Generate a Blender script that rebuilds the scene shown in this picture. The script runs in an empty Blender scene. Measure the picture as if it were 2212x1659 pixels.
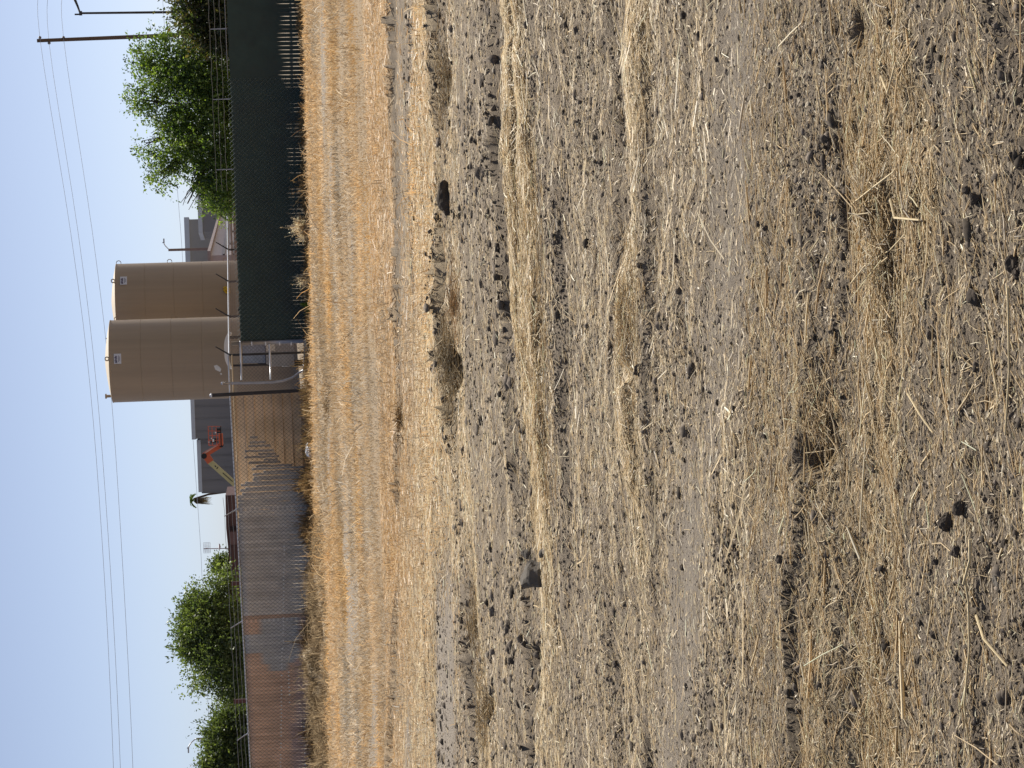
import bpy, math, random
import numpy as np
from mathutils import Vector, Matrix

random.seed(7)
RNG = np.random.default_rng(11)
SC = bpy.context.scene
COL = SC.collection
R = math.radians

# ------------------------------------------------------------------ camera
# The photograph was taken with the phone tipped on its side: the sky lies on
# the left of the frame, so the camera is rolled by a quarter turn.
CAM_H = 1.60
FPX = 4475.0                      # focal length in photo-survey pixels (frame 2212 x 1659)
PITCH, ROLL = R(7.2), R(2.1)
CAM = np.array([0.0, 0.0, CAM_H])
Fv = np.array([0.0, math.cos(PITCH), -math.sin(PITCH)])
_r0 = np.array([1.0, 0.0, 0.0])
_u0 = np.array([0.0, math.sin(PITCH), math.cos(PITCH)])
RT = _r0 * math.cos(ROLL) - _u0 * math.sin(ROLL)
UP = _u0 * math.cos(ROLL) + _r0 * math.sin(ROLL)

def at(xd, yd, Y):
    """survey pixel -> world point at forward distance Y"""
    ray = Fv * FPX + RT * (829.5 - yd) + UP * (1106.0 - xd)
    return CAM + ray * (Y / ray[1])

def on_ground(xd, yd):
    ray = Fv * FPX + RT * (829.5 - yd) + UP * (1106.0 - xd)
    return CAM + ray * (-CAM_H / ray[2])

def survey(X, Y, Z=0.0):
    """world -> survey pixel (used to look up the surveyed strips of the field)"""
    dx, dy, dz = X - CAM[0], Y - CAM[1], Z - CAM[2]
    f = np.maximum(dx * Fv[0] + dy * Fv[1] + dz * Fv[2], 0.3)
    u = (dx * RT[0] + dy * RT[1] + dz * RT[2]) / f * FPX
    w = (dx * UP[0] + dy * UP[1] + dz * UP[2]) / f * FPX
    return 1106.0 - w, 829.5 - u

cam_d = bpy.data.cameras.new("camera")
cam_o = bpy.data.objects.new("camera", cam_d)
COL.objects.link(cam_o)
cam_d.sensor_fit = 'HORIZONTAL'
cam_d.sensor_width = 36.0
cam_d.lens = 36.0 * FPX / 2212.0
cam_d.clip_start = 0.1
cam_d.clip_end = 5000.0
xa, ya, za = -UP, RT, -Fv
cam_o.matrix_world = Matrix(((xa[0], ya[0], za[0], CAM[0]), (xa[1], ya[1], za[1], CAM[1]),
                             (xa[2], ya[2], za[2], CAM[2]), (0, 0, 0, 1)))
SC.camera = cam_o

# ------------------------------------------------------------------ light
SUN_EL, SUN_AZ = R(52), R(30)      # ahead of the camera, to the right
world = bpy.data.worlds.new("World")
SC.world = world
world.use_nodes = True
wn = world.node_tree
for n in list(wn.nodes):
    wn.nodes.remove(n)
wo = wn.nodes.new("ShaderNodeOutputWorld")
wb = wn.nodes.new("ShaderNodeBackground")
sky = wn.nodes.new("ShaderNodeTexSky")
sky.sky_type = 'NISHITA'
sky.sun_disc = False
sky.sun_elevation = SUN_EL
sky.sun_rotation = SUN_AZ
sky.altitude = 0
sky.air_density = 0.42
sky.dust_density = 0.75
sky.ozone_density = 3.0
hs = wn.nodes.new("ShaderNodeHueSaturation")
hs.inputs['Saturation'].default_value = 0.78
wn.links.new(sky.outputs[0], hs.inputs['Color'])
wn.links.new(hs.outputs[0], wb.inputs[0])
wb.inputs[1].default_value = 0.092
wn.links.new(wb.outputs[0], wo.inputs[0])
sl = bpy.data.lights.new("sun", 'SUN')
sl.energy = 5.0
sl.angle = R(0.53)
sl.color = (1.0, 0.95, 0.86)
so = bpy.data.objects.new("sun", sl)
COL.objects.link(so)
sdir = Vector((math.cos(SUN_EL) * math.sin(SUN_AZ), math.cos(SUN_EL) * math.cos(SUN_AZ), math.sin(SUN_EL)))
so.rotation_euler = sdir.to_track_quat('Z', 'Y').to_euler()
so.location = (20, 40, 60)
vs = SC.view_settings
vs.view_transform = 'Standard'
vs.look = 'None'
vs.exposure = 0.42
vs.gamma = 1.0
vs.use_curve_mapping = False
SC.cycles.max_bounces = 6
SC.cycles.transparent_max_bounces = 6
SC.cycles.caustics_reflective = False
SC.cycles.caustics_refractive = False
try:
    SC.cycles.use_denoising = True
    SC.cycles.denoiser = 'OPENIMAGEDENOISE'
    SC.cycles.denoising_input_passes = 'RGB_ALBEDO_NORMAL'
    SC.cycles.denoising_prefilter = 'ACCURATE'
except Exception:
    pass

# ------------------------------------------------------------------ materials
def mat(name, col, rough=0.8, metal=0.0, var=0.12, scale=3.0, bump=0.0, bscale=40.0, spec=0.3,
        stretch=(1, 1, 1), dirt=None, dirt_amt=0.3):
    m = bpy.data.materials.new(name)
    m.use_nodes = True
    nt = m.node_tree
    b = nt.nodes["Principled BSDF"]
    b.inputs['Roughness'].default_value = rough
    b.inputs['Metallic'].default_value = metal
    b.inputs['Specular IOR Level'].default_value = spec
    tc = nt.nodes.new("ShaderNodeTexCoord")
    mp = nt.nodes.new("ShaderNodeMapping")
    mp.inputs['Scale'].default_value = stretch
    nt.links.new(tc.outputs['Object'], mp.inputs[0])
    nz = nt.nodes.new("ShaderNodeTexNoise")
    nz.inputs['Scale'].default_value = scale
    nz.inputs['Detail'].default_value = 6
    nz.inputs['Roughness'].default_value = 0.65
    nt.links.new(mp.outputs[0], nz.inputs['Vector'])
    rp = nt.nodes.new("ShaderNodeValToRGB")
    c0 = [max(0, c * (1 - 2 * var)) for c in col]
    c1 = [min(1, c * (1 + 2 * var)) for c in col]
    rp.color_ramp.elements[0].position = 0.25
    rp.color_ramp.elements[1].position = 0.75
    rp.color_ramp.elements[0].color = (*c0, 1)
    rp.color_ramp.elements[1].color = (*c1, 1)
    nt.links.new(nz.outputs['Fac'], rp.inputs[0])
    out = rp.outputs[0]
    if dirt:
        n2 = nt.nodes.new("ShaderNodeTexNoise")
        n2.inputs['Scale'].default_value = scale * 0.6
        n2.inputs['Detail'].default_value = 8
        nt.links.new(mp.outputs[0], n2.inputs['Vector'])
        r2 = nt.nodes.new("ShaderNodeValToRGB")
        r2.color_ramp.elements[0].position = 0.5
        r2.color_ramp.elements[1].position = 0.72
        r2.color_ramp.elements[1].color = (dirt_amt, dirt_amt, dirt_amt, 1)
        nt.links.new(n2.outputs['Fac'], r2.inputs[0])
        mx = nt.nodes.new("ShaderNodeMixRGB")
        nt.links.new(r2.outputs[0], mx.inputs[0])
        nt.links.new(out, mx.inputs[1])
        mx.inputs[2].default_value = (*dirt, 1)
        out = mx.outputs[0]
    nt.links.new(out, b.inputs['Base Color'])
    if bump:
        n3 = nt.nodes.new("ShaderNodeTexNoise")
        n3.inputs['Scale'].default_value = bscale
        n3.inputs['Detail'].default_value = 5
        nt.links.new(mp.outputs[0], n3.inputs['Vector'])
        bp = nt.nodes.new("ShaderNodeBump")
        bp.inputs['Strength'].default_value = bump
        bp.inputs['Distance'].default_value = 0.02
        nt.links.new(n3.outputs['Fac'], bp.inputs['Height'])
        nt.links.new(bp.outputs[0], b.inputs['Normal'])
    return m

def tint_mat(name, transl=0.35, rough=0.9, tcol=(1.0, 1.0, 1.0), gloss=0.0):
    """thin blades / leaves: their own colour is carried per piece in the attribute tint"""
    m = bpy.data.materials.new(name)
    m.use_nodes = True
    nt = m.node_tree
    for n in list(nt.nodes):
        nt.nodes.remove(n)
    o = nt.nodes.new("ShaderNodeOutputMaterial")
    a = nt.nodes.new("ShaderNodeAttribute")
    a.attribute_name = "tint"
    d = nt.nodes.new("ShaderNodeBsdfDiffuse")
    t = nt.nodes.new("ShaderNodeBsdfTranslucent")
    mx = nt.nodes.new("ShaderNodeMixShader")
    mu = nt.nodes.new("ShaderNodeMixRGB")
    mu.blend_type = 'MULTIPLY'
    mu.inputs[0].default_value = 1.0
    mu.inputs[2].default_value = (*tcol, 1)
    nt.links.new(a.outputs['Color'], d.inputs[0])
    nt.links.new(a.outputs['Color'], mu.inputs[1])
    nt.links.new(mu.outputs[0], t.inputs[0])
    mx.inputs[0].default_value = transl
    nt.links.new(d.outputs[0], mx.inputs[1])
    nt.links.new(t.outputs[0], mx.inputs[2])
    last = mx.outputs[0]
    if gloss:
        g = nt.nodes.new("ShaderNodeBsdfGlossy")
        g.inputs['Roughness'].default_value = 0.45
        g.inputs[0].default_value = (1, 1, 1, 1)
        m2 = nt.nodes.new("ShaderNodeMixShader")
        m2.inputs[0].default_value = gloss
        nt.links.new(last, m2.inputs[1])
        nt.links.new(g.outputs[0], m2.inputs[2])
        last = m2.outputs[0]
    nt.links.new(last, o.inputs[0])
    return m

# ------------------------------------------------------------------ mesh helpers
class MB:
    def __init__(self):
        self.v, self.f = [], []
    def add(self, vs, fs):
        o = len(self.v)
        self.v.extend([tuple(map(float, p)) for p in vs])
        self.f.extend([tuple(i + o for i in f) for f in fs])
    def box(self, c, s, ax=None):
        """box of size s about c; ax = three axis vectors"""
        if ax is None:
            ax = ((1, 0, 0), (0, 1, 0), (0, 0, 1))
        ax = [np.array(a, float) for a in ax]
        c = np.array(c, float)
        vs = []
        for sx in (-.5, .5):
            for sy in (-.5, .5):
                for sz in (-.5, .5):
                    vs.append(c + ax[0] * s[0] * sx + ax[1] * s[1] * sy + ax[2] * s[2] * sz)
        self.add(vs, [(0, 1, 3, 2), (4, 6, 7, 5), (0, 4, 5, 1), (2, 3, 7, 6), (0, 2, 6, 4), (1, 5, 7, 3)])
    def tube(self, pts, rad, n=8, cap=True):
        pts = [np.array(p, float) for p in pts]
        if not hasattr(rad, '__len__'):
            rad = [rad] * len(pts)
        vs, fs = [], []
        ref = None
        for i, p in enumerate(pts):
            d = pts[min(i + 1, len(pts) - 1)] - pts[max(i - 1, 0)]
            d = d / (np.linalg.norm(d) + 1e-12)
            if ref is None:
                ref = np.array([0, 0, 1.0]) if abs(d[2]) < 0.9 else np.array([1.0, 0, 0])
            a = np.cross(d, ref); a /= (np.linalg.norm(a) + 1e-12)
            b = np.cross(d, a)
            ref = -b if False else ref
            for k in range(n):
                t = 2 * math.pi * k / n
                vs.append(p + (a * math.cos(t) + b * math.sin(t)) * rad[i])
        for i in range(len(pts) - 1):
            for k in range(n):
                k2 = (k + 1) % n
                fs.append((i * n + k, i * n + k2, (i + 1) * n + k2, (i + 1) * n + k))
        if cap:
            fs.append(tuple(range(n)))
            fs.append(tuple((len(pts) - 1) * n + k for k in reversed(range(n))))
        self.add(vs, fs)
    def lathe(self, c, prof, n=48):
        """prof: list of (r, z) about vertical axis at c"""
        vs, fs = [], []
        for r, z in prof:
            for k in range(n):
                t = 2 * math.pi * k / n
                vs.append((c[0] + r * math.cos(t), c[1] + r * math.sin(t), c[2] + z))
        for i in range(len(prof) - 1):
            for k in range(n):
                k2 = (k + 1) % n
                fs.append((i * n + k, i * n + k2, (i + 1) * n + k2, (i + 1) * n + k))
        self.add(vs, fs)
    def ring(self, c, n1, n2, r, t, n=16):
        n1, n2 = np.array(n1, float), np.array(n2, float)
        pts = [np.array(c) + n1 * r * math.cos(2 * math.pi * k / n) + n2 * r * math.sin(2 * math.pi * k / n) for k in range(n + 1)]
        self.tube(pts, t, 6, cap=False)
    def prism(self, poly, d):
        """polygon (3-D points, planar) extruded by vector d"""
        n = len(poly)
        d = np.array(d, float)
        vs = [np.array(p, float) for p in poly] + [np.array(p, float) + d for p in poly]
        fs = [tuple(range(n)), tuple(reversed(range(n, 2 * n)))]
        for i in range(n):
            j = (i + 1) % n
            fs.append((i, i + n, j + n, j))
        self.add(vs, fs)
    def build(self, name, m, parent=None, smooth=False, origin=None):
        me = bpy.data.meshes.new(name)
        v = np.array(self.v, float)
        if parent is not None:
            off = np.array(parent.matrix_world.translation) if parent.parent is None else np.array(parent["_o"])
            off = np.array(parent["_o"])
        elif origin is not None:
            off = np.array(origin, float)
        else:
            lo, hi = v.min(0), v.max(0)
            off = np.array([(lo[0] + hi[0]) / 2, (lo[1] + hi[1]) / 2, lo[2]])
        me.from_pydata([tuple(p) for p in (v - off)], [], self.f)
        me.update()
        o = bpy.data.objects.new(name, me)
        COL.objects.link(o)
        if m:
            me.materials.append(m)
        if parent is not None:
            o.parent = parent
            ORG[o.name] = off
        else:
            o.location = off
            ORG[o.name] = off
        o["_o"] = [float(x) for x in off]
        if smooth:
            for p in me.polygons:
                p.use_smooth = True
        return o
ORG = {}

def tag(o, label=None, cat=None, group=None, kind=None):
    if label: o["label"] = label
    if cat: o["category"] = cat
    if group: o["group"] = group
    if kind: o["kind"] = kind
    return o

def thing(name, loc, label, cat, group=None):
    o = bpy.data.objects.new(name, None)
    o.empty_display_size = 0.2
    o.location = tuple(float(x) for x in loc)
    COL.objects.link(o)
    o["_o"] = [float(x) for x in loc]
    return tag(o, label, cat, group)

def copy_thing(o, loc):
    c = o.copy(); COL.objects.link(c)
    c.location = loc; c["_o"] = [float(x) for x in loc]
    for ch in o.children:
        d = ch.copy(); COL.objects.link(d); d.parent = c
        for g in ch.children:
            e = g.copy(); COL.objects.link(e); e.parent = d
    return c

def raw_mesh(name, verts, nper, loop_idx, fsizes, m, tint=None, smooth=False):
    """fast mesh from numpy arrays"""
    me = bpy.data.meshes.new(name)
    nv, nl, nf = len(verts), len(loop_idx), len(fsizes)
    me.vertices.add(nv)
    me.vertices.foreach_set("co", np.ascontiguousarray(verts, np.float32).ravel())
    me.loops.add(nl)
    me.loops.foreach_set("vertex_index", np.ascontiguousarray(loop_idx, np.int32))
    me.polygons.add(nf)
    starts = np.concatenate([[0], np.cumsum(fsizes)[:-1]]).astype(np.int32)
    me.polygons.foreach_set("loop_start", starts)
    try:
        me.polygons.foreach_set("loop_total", np.ascontiguousarray(fsizes, np.int32))
    except Exception:
        pass
    if smooth:
        me.polygons.foreach_set("use_smooth", np.ones(nf, bool))
    if tint is not None:
        a = me.attributes.new("tint", 'FLOAT_COLOR', 'POINT')
        a.data.foreach_set("color", np.ascontiguousarray(tint, np.float32).ravel())
    me.update(calc_edges=True)
    me.validate()
    if m: me.materials.append(m)
    o = bpy.data.objects.new(name, me)
    COL.objects.link(o)
    o["_o"] = [0.0, 0.0, 0.0]
    return o

# ------------------------------------------------------------------ noise
def _hash(ix, iy, seed):
    h = (ix.astype(np.int64) * 374761393 + iy.astype(np.int64) * 668265263 + seed * 1442695041) & 0xffffffff
    h = ((h ^ (h >> 13)) * 1274126177) & 0xffffffff
    h = (h ^ (h >> 16)) & 0xffffffff
    return h.astype(np.float64) / 4294967295.0

def vn(x, y, seed=0):
    x = np.asarray(x, float); y = np.asarray(y, float)
    ix, iy = np.floor(x), np.floor(y)
    fx, fy = x - ix, y - iy
    fx = fx * fx * (3 - 2 * fx); fy = fy * fy * (3 - 2 * fy)
    a = _hash(ix, iy, seed); b = _hash(ix + 1, iy, seed)
    c = _hash(ix, iy + 1, seed); d = _hash(ix + 1, iy + 1, seed)
    return (a * (1 - fx) + b * fx) * (1 - fy) + (c * (1 - fx) + d * fx) * fy

def fbm(x, y, seed, octv=3):
    s, a, t = 0.0, 1.0, 0.0
    for i in range(octv):
        s = s + a * vn(x * 2 ** i, y * 2 ** i, seed + i * 17)
        t += a; a *= 0.5
    return s / t

def sstep(a, b, x):
    t = np.clip((x - a) / (b - a), 0, 1)
    return t * t * (3 - 2 * t)

# ------------------------------------------------------------------ the field
# Strips of the disked field, surveyed as lines across it (each: position at five stations)
ST = np.array([0, 400, 830, 1250, 1659], float)
KV = np.array([
    [600, 600, 600, 600, 600],
    [849, 858, 867, 860, 846],     # 1 edge of the standing dry grass
    [897, 893, 905, 925, 925],     # 2
    [935, 935, 935, 946, 946],     # 3
    [945, 950, 970, 1012, 1030],   # 4 furrow
    [985, 985, 1003, 1042, 1068],  # 5
    [1086, 1093, 1106, 1132, 1146],# 6 furrow
    [1099, 1120, 1130, 1150, 1160],# 7 straw row
    [1148, 1166, 1190, 1200, 1210],# 8
    [1352, 1350, 1372, 1395, 1402],# 9 thin straw row
    [1398, 1392, 1398, 1411, 1416],# 10
    [1560, 1545, 1500, 1450, 1430],# 11 packed lane
    [1655, 1640, 1600, 1540, 1500],# 12
    [1834, 1817, 1782, 1757, 1742],# 13 furrow
    [1850, 1834, 1802, 1777, 1760],# 14 straw row
    [1960, 2040, 1930, 1950, 1960],# 15
    [2700, 2700, 2700, 2700, 2700]], float)
# straw cover of each strip at the five stations
DV = np.array([
    [.92, .92, .95, .95, .95],
    [.03, .07, .45, .58, .64],
    [.90, .92, .88, .80, .70],
    [.85, .90, .80, .30, .08],
    [.30, .36, .45, .35, .40],
    [.10, .11, .14, .17, .20],
    [.10, .16, .20, .25, .30],
    [.92, .97, .97, .50, .38],
    [.20, .18, .23, .19, .20],
    [.90, .38, .80, .45, .25],
    [.21, .19, .25, .18, .16],
    [.15, .14, .18, .16, .13],
    [.20, .22, .30, .23, .23],
    [.25, .35, .45, .35, .35],
    [.45, .75, .52, .42, .46],
    [.18, .20, .28, .22, .22]], float)
PATCHES = [(762, 1345, 17, 130), (812, 1570, 12, 150), (713, 1010, 6, 170), (698, 120, 6, 220),
           (716, 420, 5, 160), (880, 1620, 8, 90), (748, 1180, 7, 60), (760, 620, 4, 160)]
# pits and burrows: (v, yd, depth m, half length px along v, half width px)
PITS = [(1775, 985, .13, 20, 42), (1113, 672, .13, 10, 26), (1815, 450, .05, 10, 60), (985, 800, .10, 14, 34),
        (962, 180, .06, 12, 60), (1150, 1415, .08, 9, 20), (1385, 800, .06, 14, 30), (992, 880, .06, 6, 16),
        (675, 78, .16, 6, 16), (699, 1615, .30, 9, 28), (712, 845, .16, 6, 20), (866, 900, .06, 5, 26),
        (1055, 1530, .07, 12, 24), (1105, 700, .05, 8, 40), (1135, 1050, .04, 7, 60), (1850, 60, .05, 10, 40),
        (705, 1500, .18, 6, 40), (716, 1440, .14, 5, 26), (1895, 560, .05, 12, 14)]

def strips(X, Y):
    v, yd = survey(X, Y, 0.0)
    wob = (fbm(X * 1.1 + 3, Y * 0.5, 5, 3) - .5)
    scale = np.clip((v - 540) / 1000, .04, 1.2)
    v = v + wob * 46 * scale * np.clip(8 / np.maximum(Y, 2), .5, 1.3)
    yc = np.clip(yd, 0, 1659)
    ks = [np.interp(yc, ST, k) for k in KV]
    return v, yd, yc, ks

def field(X, Y):
    """straw cover, golden grass, packed soil, base relief (m)"""
    X = np.asarray(X, float); Y = np.asarray(Y, float)
    Ys = np.maximum(Y, 2.2)
    v, yd, yc, ks = strips(X, Ys)
    dens = np.zeros_like(v)
    for i in range(len(DV)):
        d = np.interp(yc, ST, DV[i])
        blur = np.maximum(1.5, (ks[i] - 560) * 0.012)
        up = sstep(ks[i] - blur, ks[i] + blur, v)
        dn = 1 - sstep(ks[i + 1] - blur * 1.0, ks[i + 1] + blur, v)
        dens = dens + d * up * dn
    gold = 1 - .7 * sstep(ks[1] - 4, ks[1] + 60, v) - .3 * sstep(ks[5] - 60, ks[5] + 40, v)
    tr = sstep(ks[3] - 6, ks[3] + 2, v) * (1 - sstep(ks[3] + 28, ks[3] + 36, v)) * sstep(1150, 1400, yc)
    smooth = sstep(ks[11] - 40, ks[11] + 40, v) * (1 - sstep(ks[12] - 50, ks[12] + 40, v)) * np.clip(.15 + 1.4 * fbm(X * 1.2, Y * 2.2, 61, 3), 0, 1)
    smooth = np.maximum(smooth, tr)
    dens = dens * (1 - tr * .9)
    for (pv, py, rv, ry) in PATCHES:
        q = ((v - pv) / rv) ** 2 + ((yd - py) / ry) ** 2
        w = np.exp(-np.clip(q, 0, 20) ** 2)
        dens = dens * (1 - .88 * w); smooth = np.maximum(smooth, .6 * w)
    # streaks drawn out along the rows
    st = fbm(X * 1.3 / np.clip(Ys / 9, 1, 4), Y * 7.0 / np.clip(Ys / 6, 1, 5), 31, 4)
    st2 = fbm(X * 5.0, Y * 18.0 / np.clip(Ys / 6, 1, 8), 37, 3)
    dens = np.clip(dens * (.12 + 1.75 * st) + (st2 - .5) * .6 * dens, 0, 1)
    far = sstep(56.0, 60.0, Y + .38 * X)          # the yard beyond the fence: bare, dusty
    dens = dens * (1 - .75 * far); gold = gold * (1 - .6 * far)
    near = sstep(1.5, 3.0, Y)
    dens = dens * near + .3 * (1 - near)
    # relief
    furrow_shade = np.zeros_like(v)  # shade painted into the soil colour on the near side of furrows
    h = np.zeros_like(v)
    along = vn(X * 1.7 + 9, Y * .2, 71)
    mod = np.clip(-.30 + 1.9 * vn(X * 1.1, Y * .35, 77), 0, 1.2)
    jag = (vn(X * 5, Y * 2, 78) - .5) + .45 * (vn(X * 13, Y * 5, 79) - .5)
    for (i, j, amp, drop) in ((13, 14, .030, .022), (6, 7, .045, .040), (4, 5, .075, .060), (1, 1, .09, .04), (9, 9, .02, .022)):
        k0 = ks[i]; k1 = ks[j] if j > i else ks[i] + 5
        m = mod if i != 9 else mod * np.interp(yc, ST, [.3, .2, .5, 1, .9])
        y0 = 1.6 * FPX / np.maximum(k0 - 538 - (yc - 830) * .0367, 20)
        t = (1.6 * FPX / np.maximum(v - 538 - (yc - 830) * .0367, 20)) - y0    # metres beyond the lip
        wl = np.clip(y0 * .045, .16, .9) * (.5 + .6 * vn(X * 3.1, Y * .6, 79))
        furrow_shade = np.maximum(furrow_shade, np.clip(m, 0, 1) * (t <= 0) * np.exp(-(np.clip(-t, 0, None) / (wl * .45)) ** 2))
        h += m * amp * np.exp(-np.clip(t, 0, None) / wl) * (t > 0)
        if i == 13: m = np.clip(m, .2, .75)
        if i in (4, 1): m = np.clip(m, .25, 1.2)
        t = t + jag * np.clip(y0 * .016, .05, .25)
        near_side = np.clip(-t, 0, None)
        edge = np.clip(y0 * .0045, .02, .10)
        lip = np.exp(-near_side / edge)
        h += m * (t <= 0) * (amp * lip - drop * (1 - lip) * np.exp(-near_side / (wl * .42)))
    # straw rows are heaped a little
    heap = sstep(.55, .95, dens) * (1 - gold)
    h += .022 * heap
    for (pv, py, dep, rv, ry) in PITS:
        q = ((v - pv) / rv) ** 2 + ((yd - py) / ry) ** 2
        far_side = sstep(.2, -.6, (v - pv) / rv)
        h += -dep * np.exp(-np.clip(q, 0, 30) ** 2) + dep * .16 * np.exp(-np.clip(((v - pv + rv * 1.1) / rv) ** 2 + ((yd - py) / ry) ** 2, 0, 30))
    # bank of upturned earth and dead grass along the left of the fence
    bank = np.exp(-(((Y + .40 * X) - 49.5) / 1.5) ** 2) * sstep(-2.5, -6.5, X)
    h += bank * (.08 + .62 * fbm(X * 1.3, Y * .9, 91, 3) ** 1.5 + .34 * (vn(X * 2.6, Y * 1.0, 94) - .5))
    gold = gold * (1 - .85 * bank)
    h += -.09 * sstep(-2, -13, X) * sstep(40, 56, Y)
    h += (fbm(X * .25, Y * .2, 55, 2) - .5) * .05 * sstep(5, 14, Y)
    # shallow broken tine marks running along the rows
    for (lx, ly, amp, sd) in ((1.9, .55, .045, 401), (1.1, .30, .030, 402), (.7, .16, .018, 403)):
        wq = np.clip(ly / (2.5 * np.clip(Ys, 3.2, 80) ** 2 * 2.7e-4) - .4, 0, 1)
        n = vn(X / lx + .3 * vn(X * 2, Y * 2, sd + 5), Y / ly + .6 * vn(X * .8, Y * .8, sd + 9), sd)
        h += amp * wq * (1 - .75 * smooth) * (1 - .5 * gold) * (sstep(.38, .62, n) - .5) * vn(X * .5, Y * .5, sd + 3) * 1.3
    dens = dens * (1 - .2 * furrow_shade)
    return dens, gold, smooth, h, furrow_shade

def row_step(Y):
    return np.clip(Y, 3.2, 80) ** 2 * 2.7e-4

def ground_h(X, Y, fld=None):
    X = np.asarray(X, float); Y = np.asarray(Y, float)
    dens, gold, smooth, h, _t = fld if fld is not None else field(X, Y)
    rs = row_step(Y)
    rough = (1 - .55 * smooth) * (1 - .4 * gold)
    for (lam, amp, seed) in ((.55, .024, 1), (.24, .017, 2), (.11, .016, 3), (.055, .0125, 4), (.028, .0080, 6), (.014, .0040, 8)):
        w = np.clip(lam / (2.2 * rs) - .35, 0, 1)
        n = vn(X / lam * (.75), Y / lam * 1.15, seed)
        n = 1 - np.abs(2 * n - 1) if seed in (2, 4) else n
        h = h + amp * w * rough * (n - .5)
    return h

def gz(x, y):
    return float(ground_h(np.array([x]), np.array([y]))[0])

def make_ground():
    ys = [3.4]
    while ys[-1] < 63.0:
        ys.append(ys[-1] + float(row_step(ys[-1])))
    ys = np.array(ys)
    head = np.array([-80, -40, -20, -10, -5, -2, 0, 1, 1.8, 2.4, 2.8, 3.1, 3.3])
    tail = 63.0 + np.array([1, 3, 6, 10, 15, 22, 32, 48, 70, 110, 170, 260, 400, 700, 1200, 2400])
    yy = np.concatenate([head, ys, tail])
    t_in = np.linspace(-1, 1, 900)
    ext = np.array([1.03, 1.08, 1.16, 1.3, 1.5, 1.8, 2.3, 3.2, 5, 8, 14, 25, 50, 110])
    tt = np.concatenate([-ext[::-1], t_in, ext])
    half = np.clip(yy, 3.4, 1e9) * .235
    half = np.where(yy > 300, 300 * .235, half)
    Xg = half[:, None] * tt[None, :]
    Yg = np.repeat(yy[:, None], len(tt), 1)
    nr, nc = Xg.shape
    X, Y = Xg.ravel(), Yg.ravel()
    f = field(X, Y)
    Z = ground_h(X, Y, f)
    outside = (np.abs(np.tile(tt, nr)) > 3) | (Y < 1.5) | (Y > 75)
    Z = np.where(outside, 0.0, Z)
    v = np.stack([X, Y, Z], 1)
    i = np.arange(nr - 1)[:, None] * nc + np.arange(nc - 1)[None, :]
    q = np.stack([i, i + 1, i + nc + 1, i + nc], -1).reshape(-1, 4)
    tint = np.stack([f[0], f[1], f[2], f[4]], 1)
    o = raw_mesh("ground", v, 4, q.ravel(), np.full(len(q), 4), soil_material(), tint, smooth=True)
    tag(o, "disked dry field of grey brown soil with rows of straw", "field", kind="structure")
    return o

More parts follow.
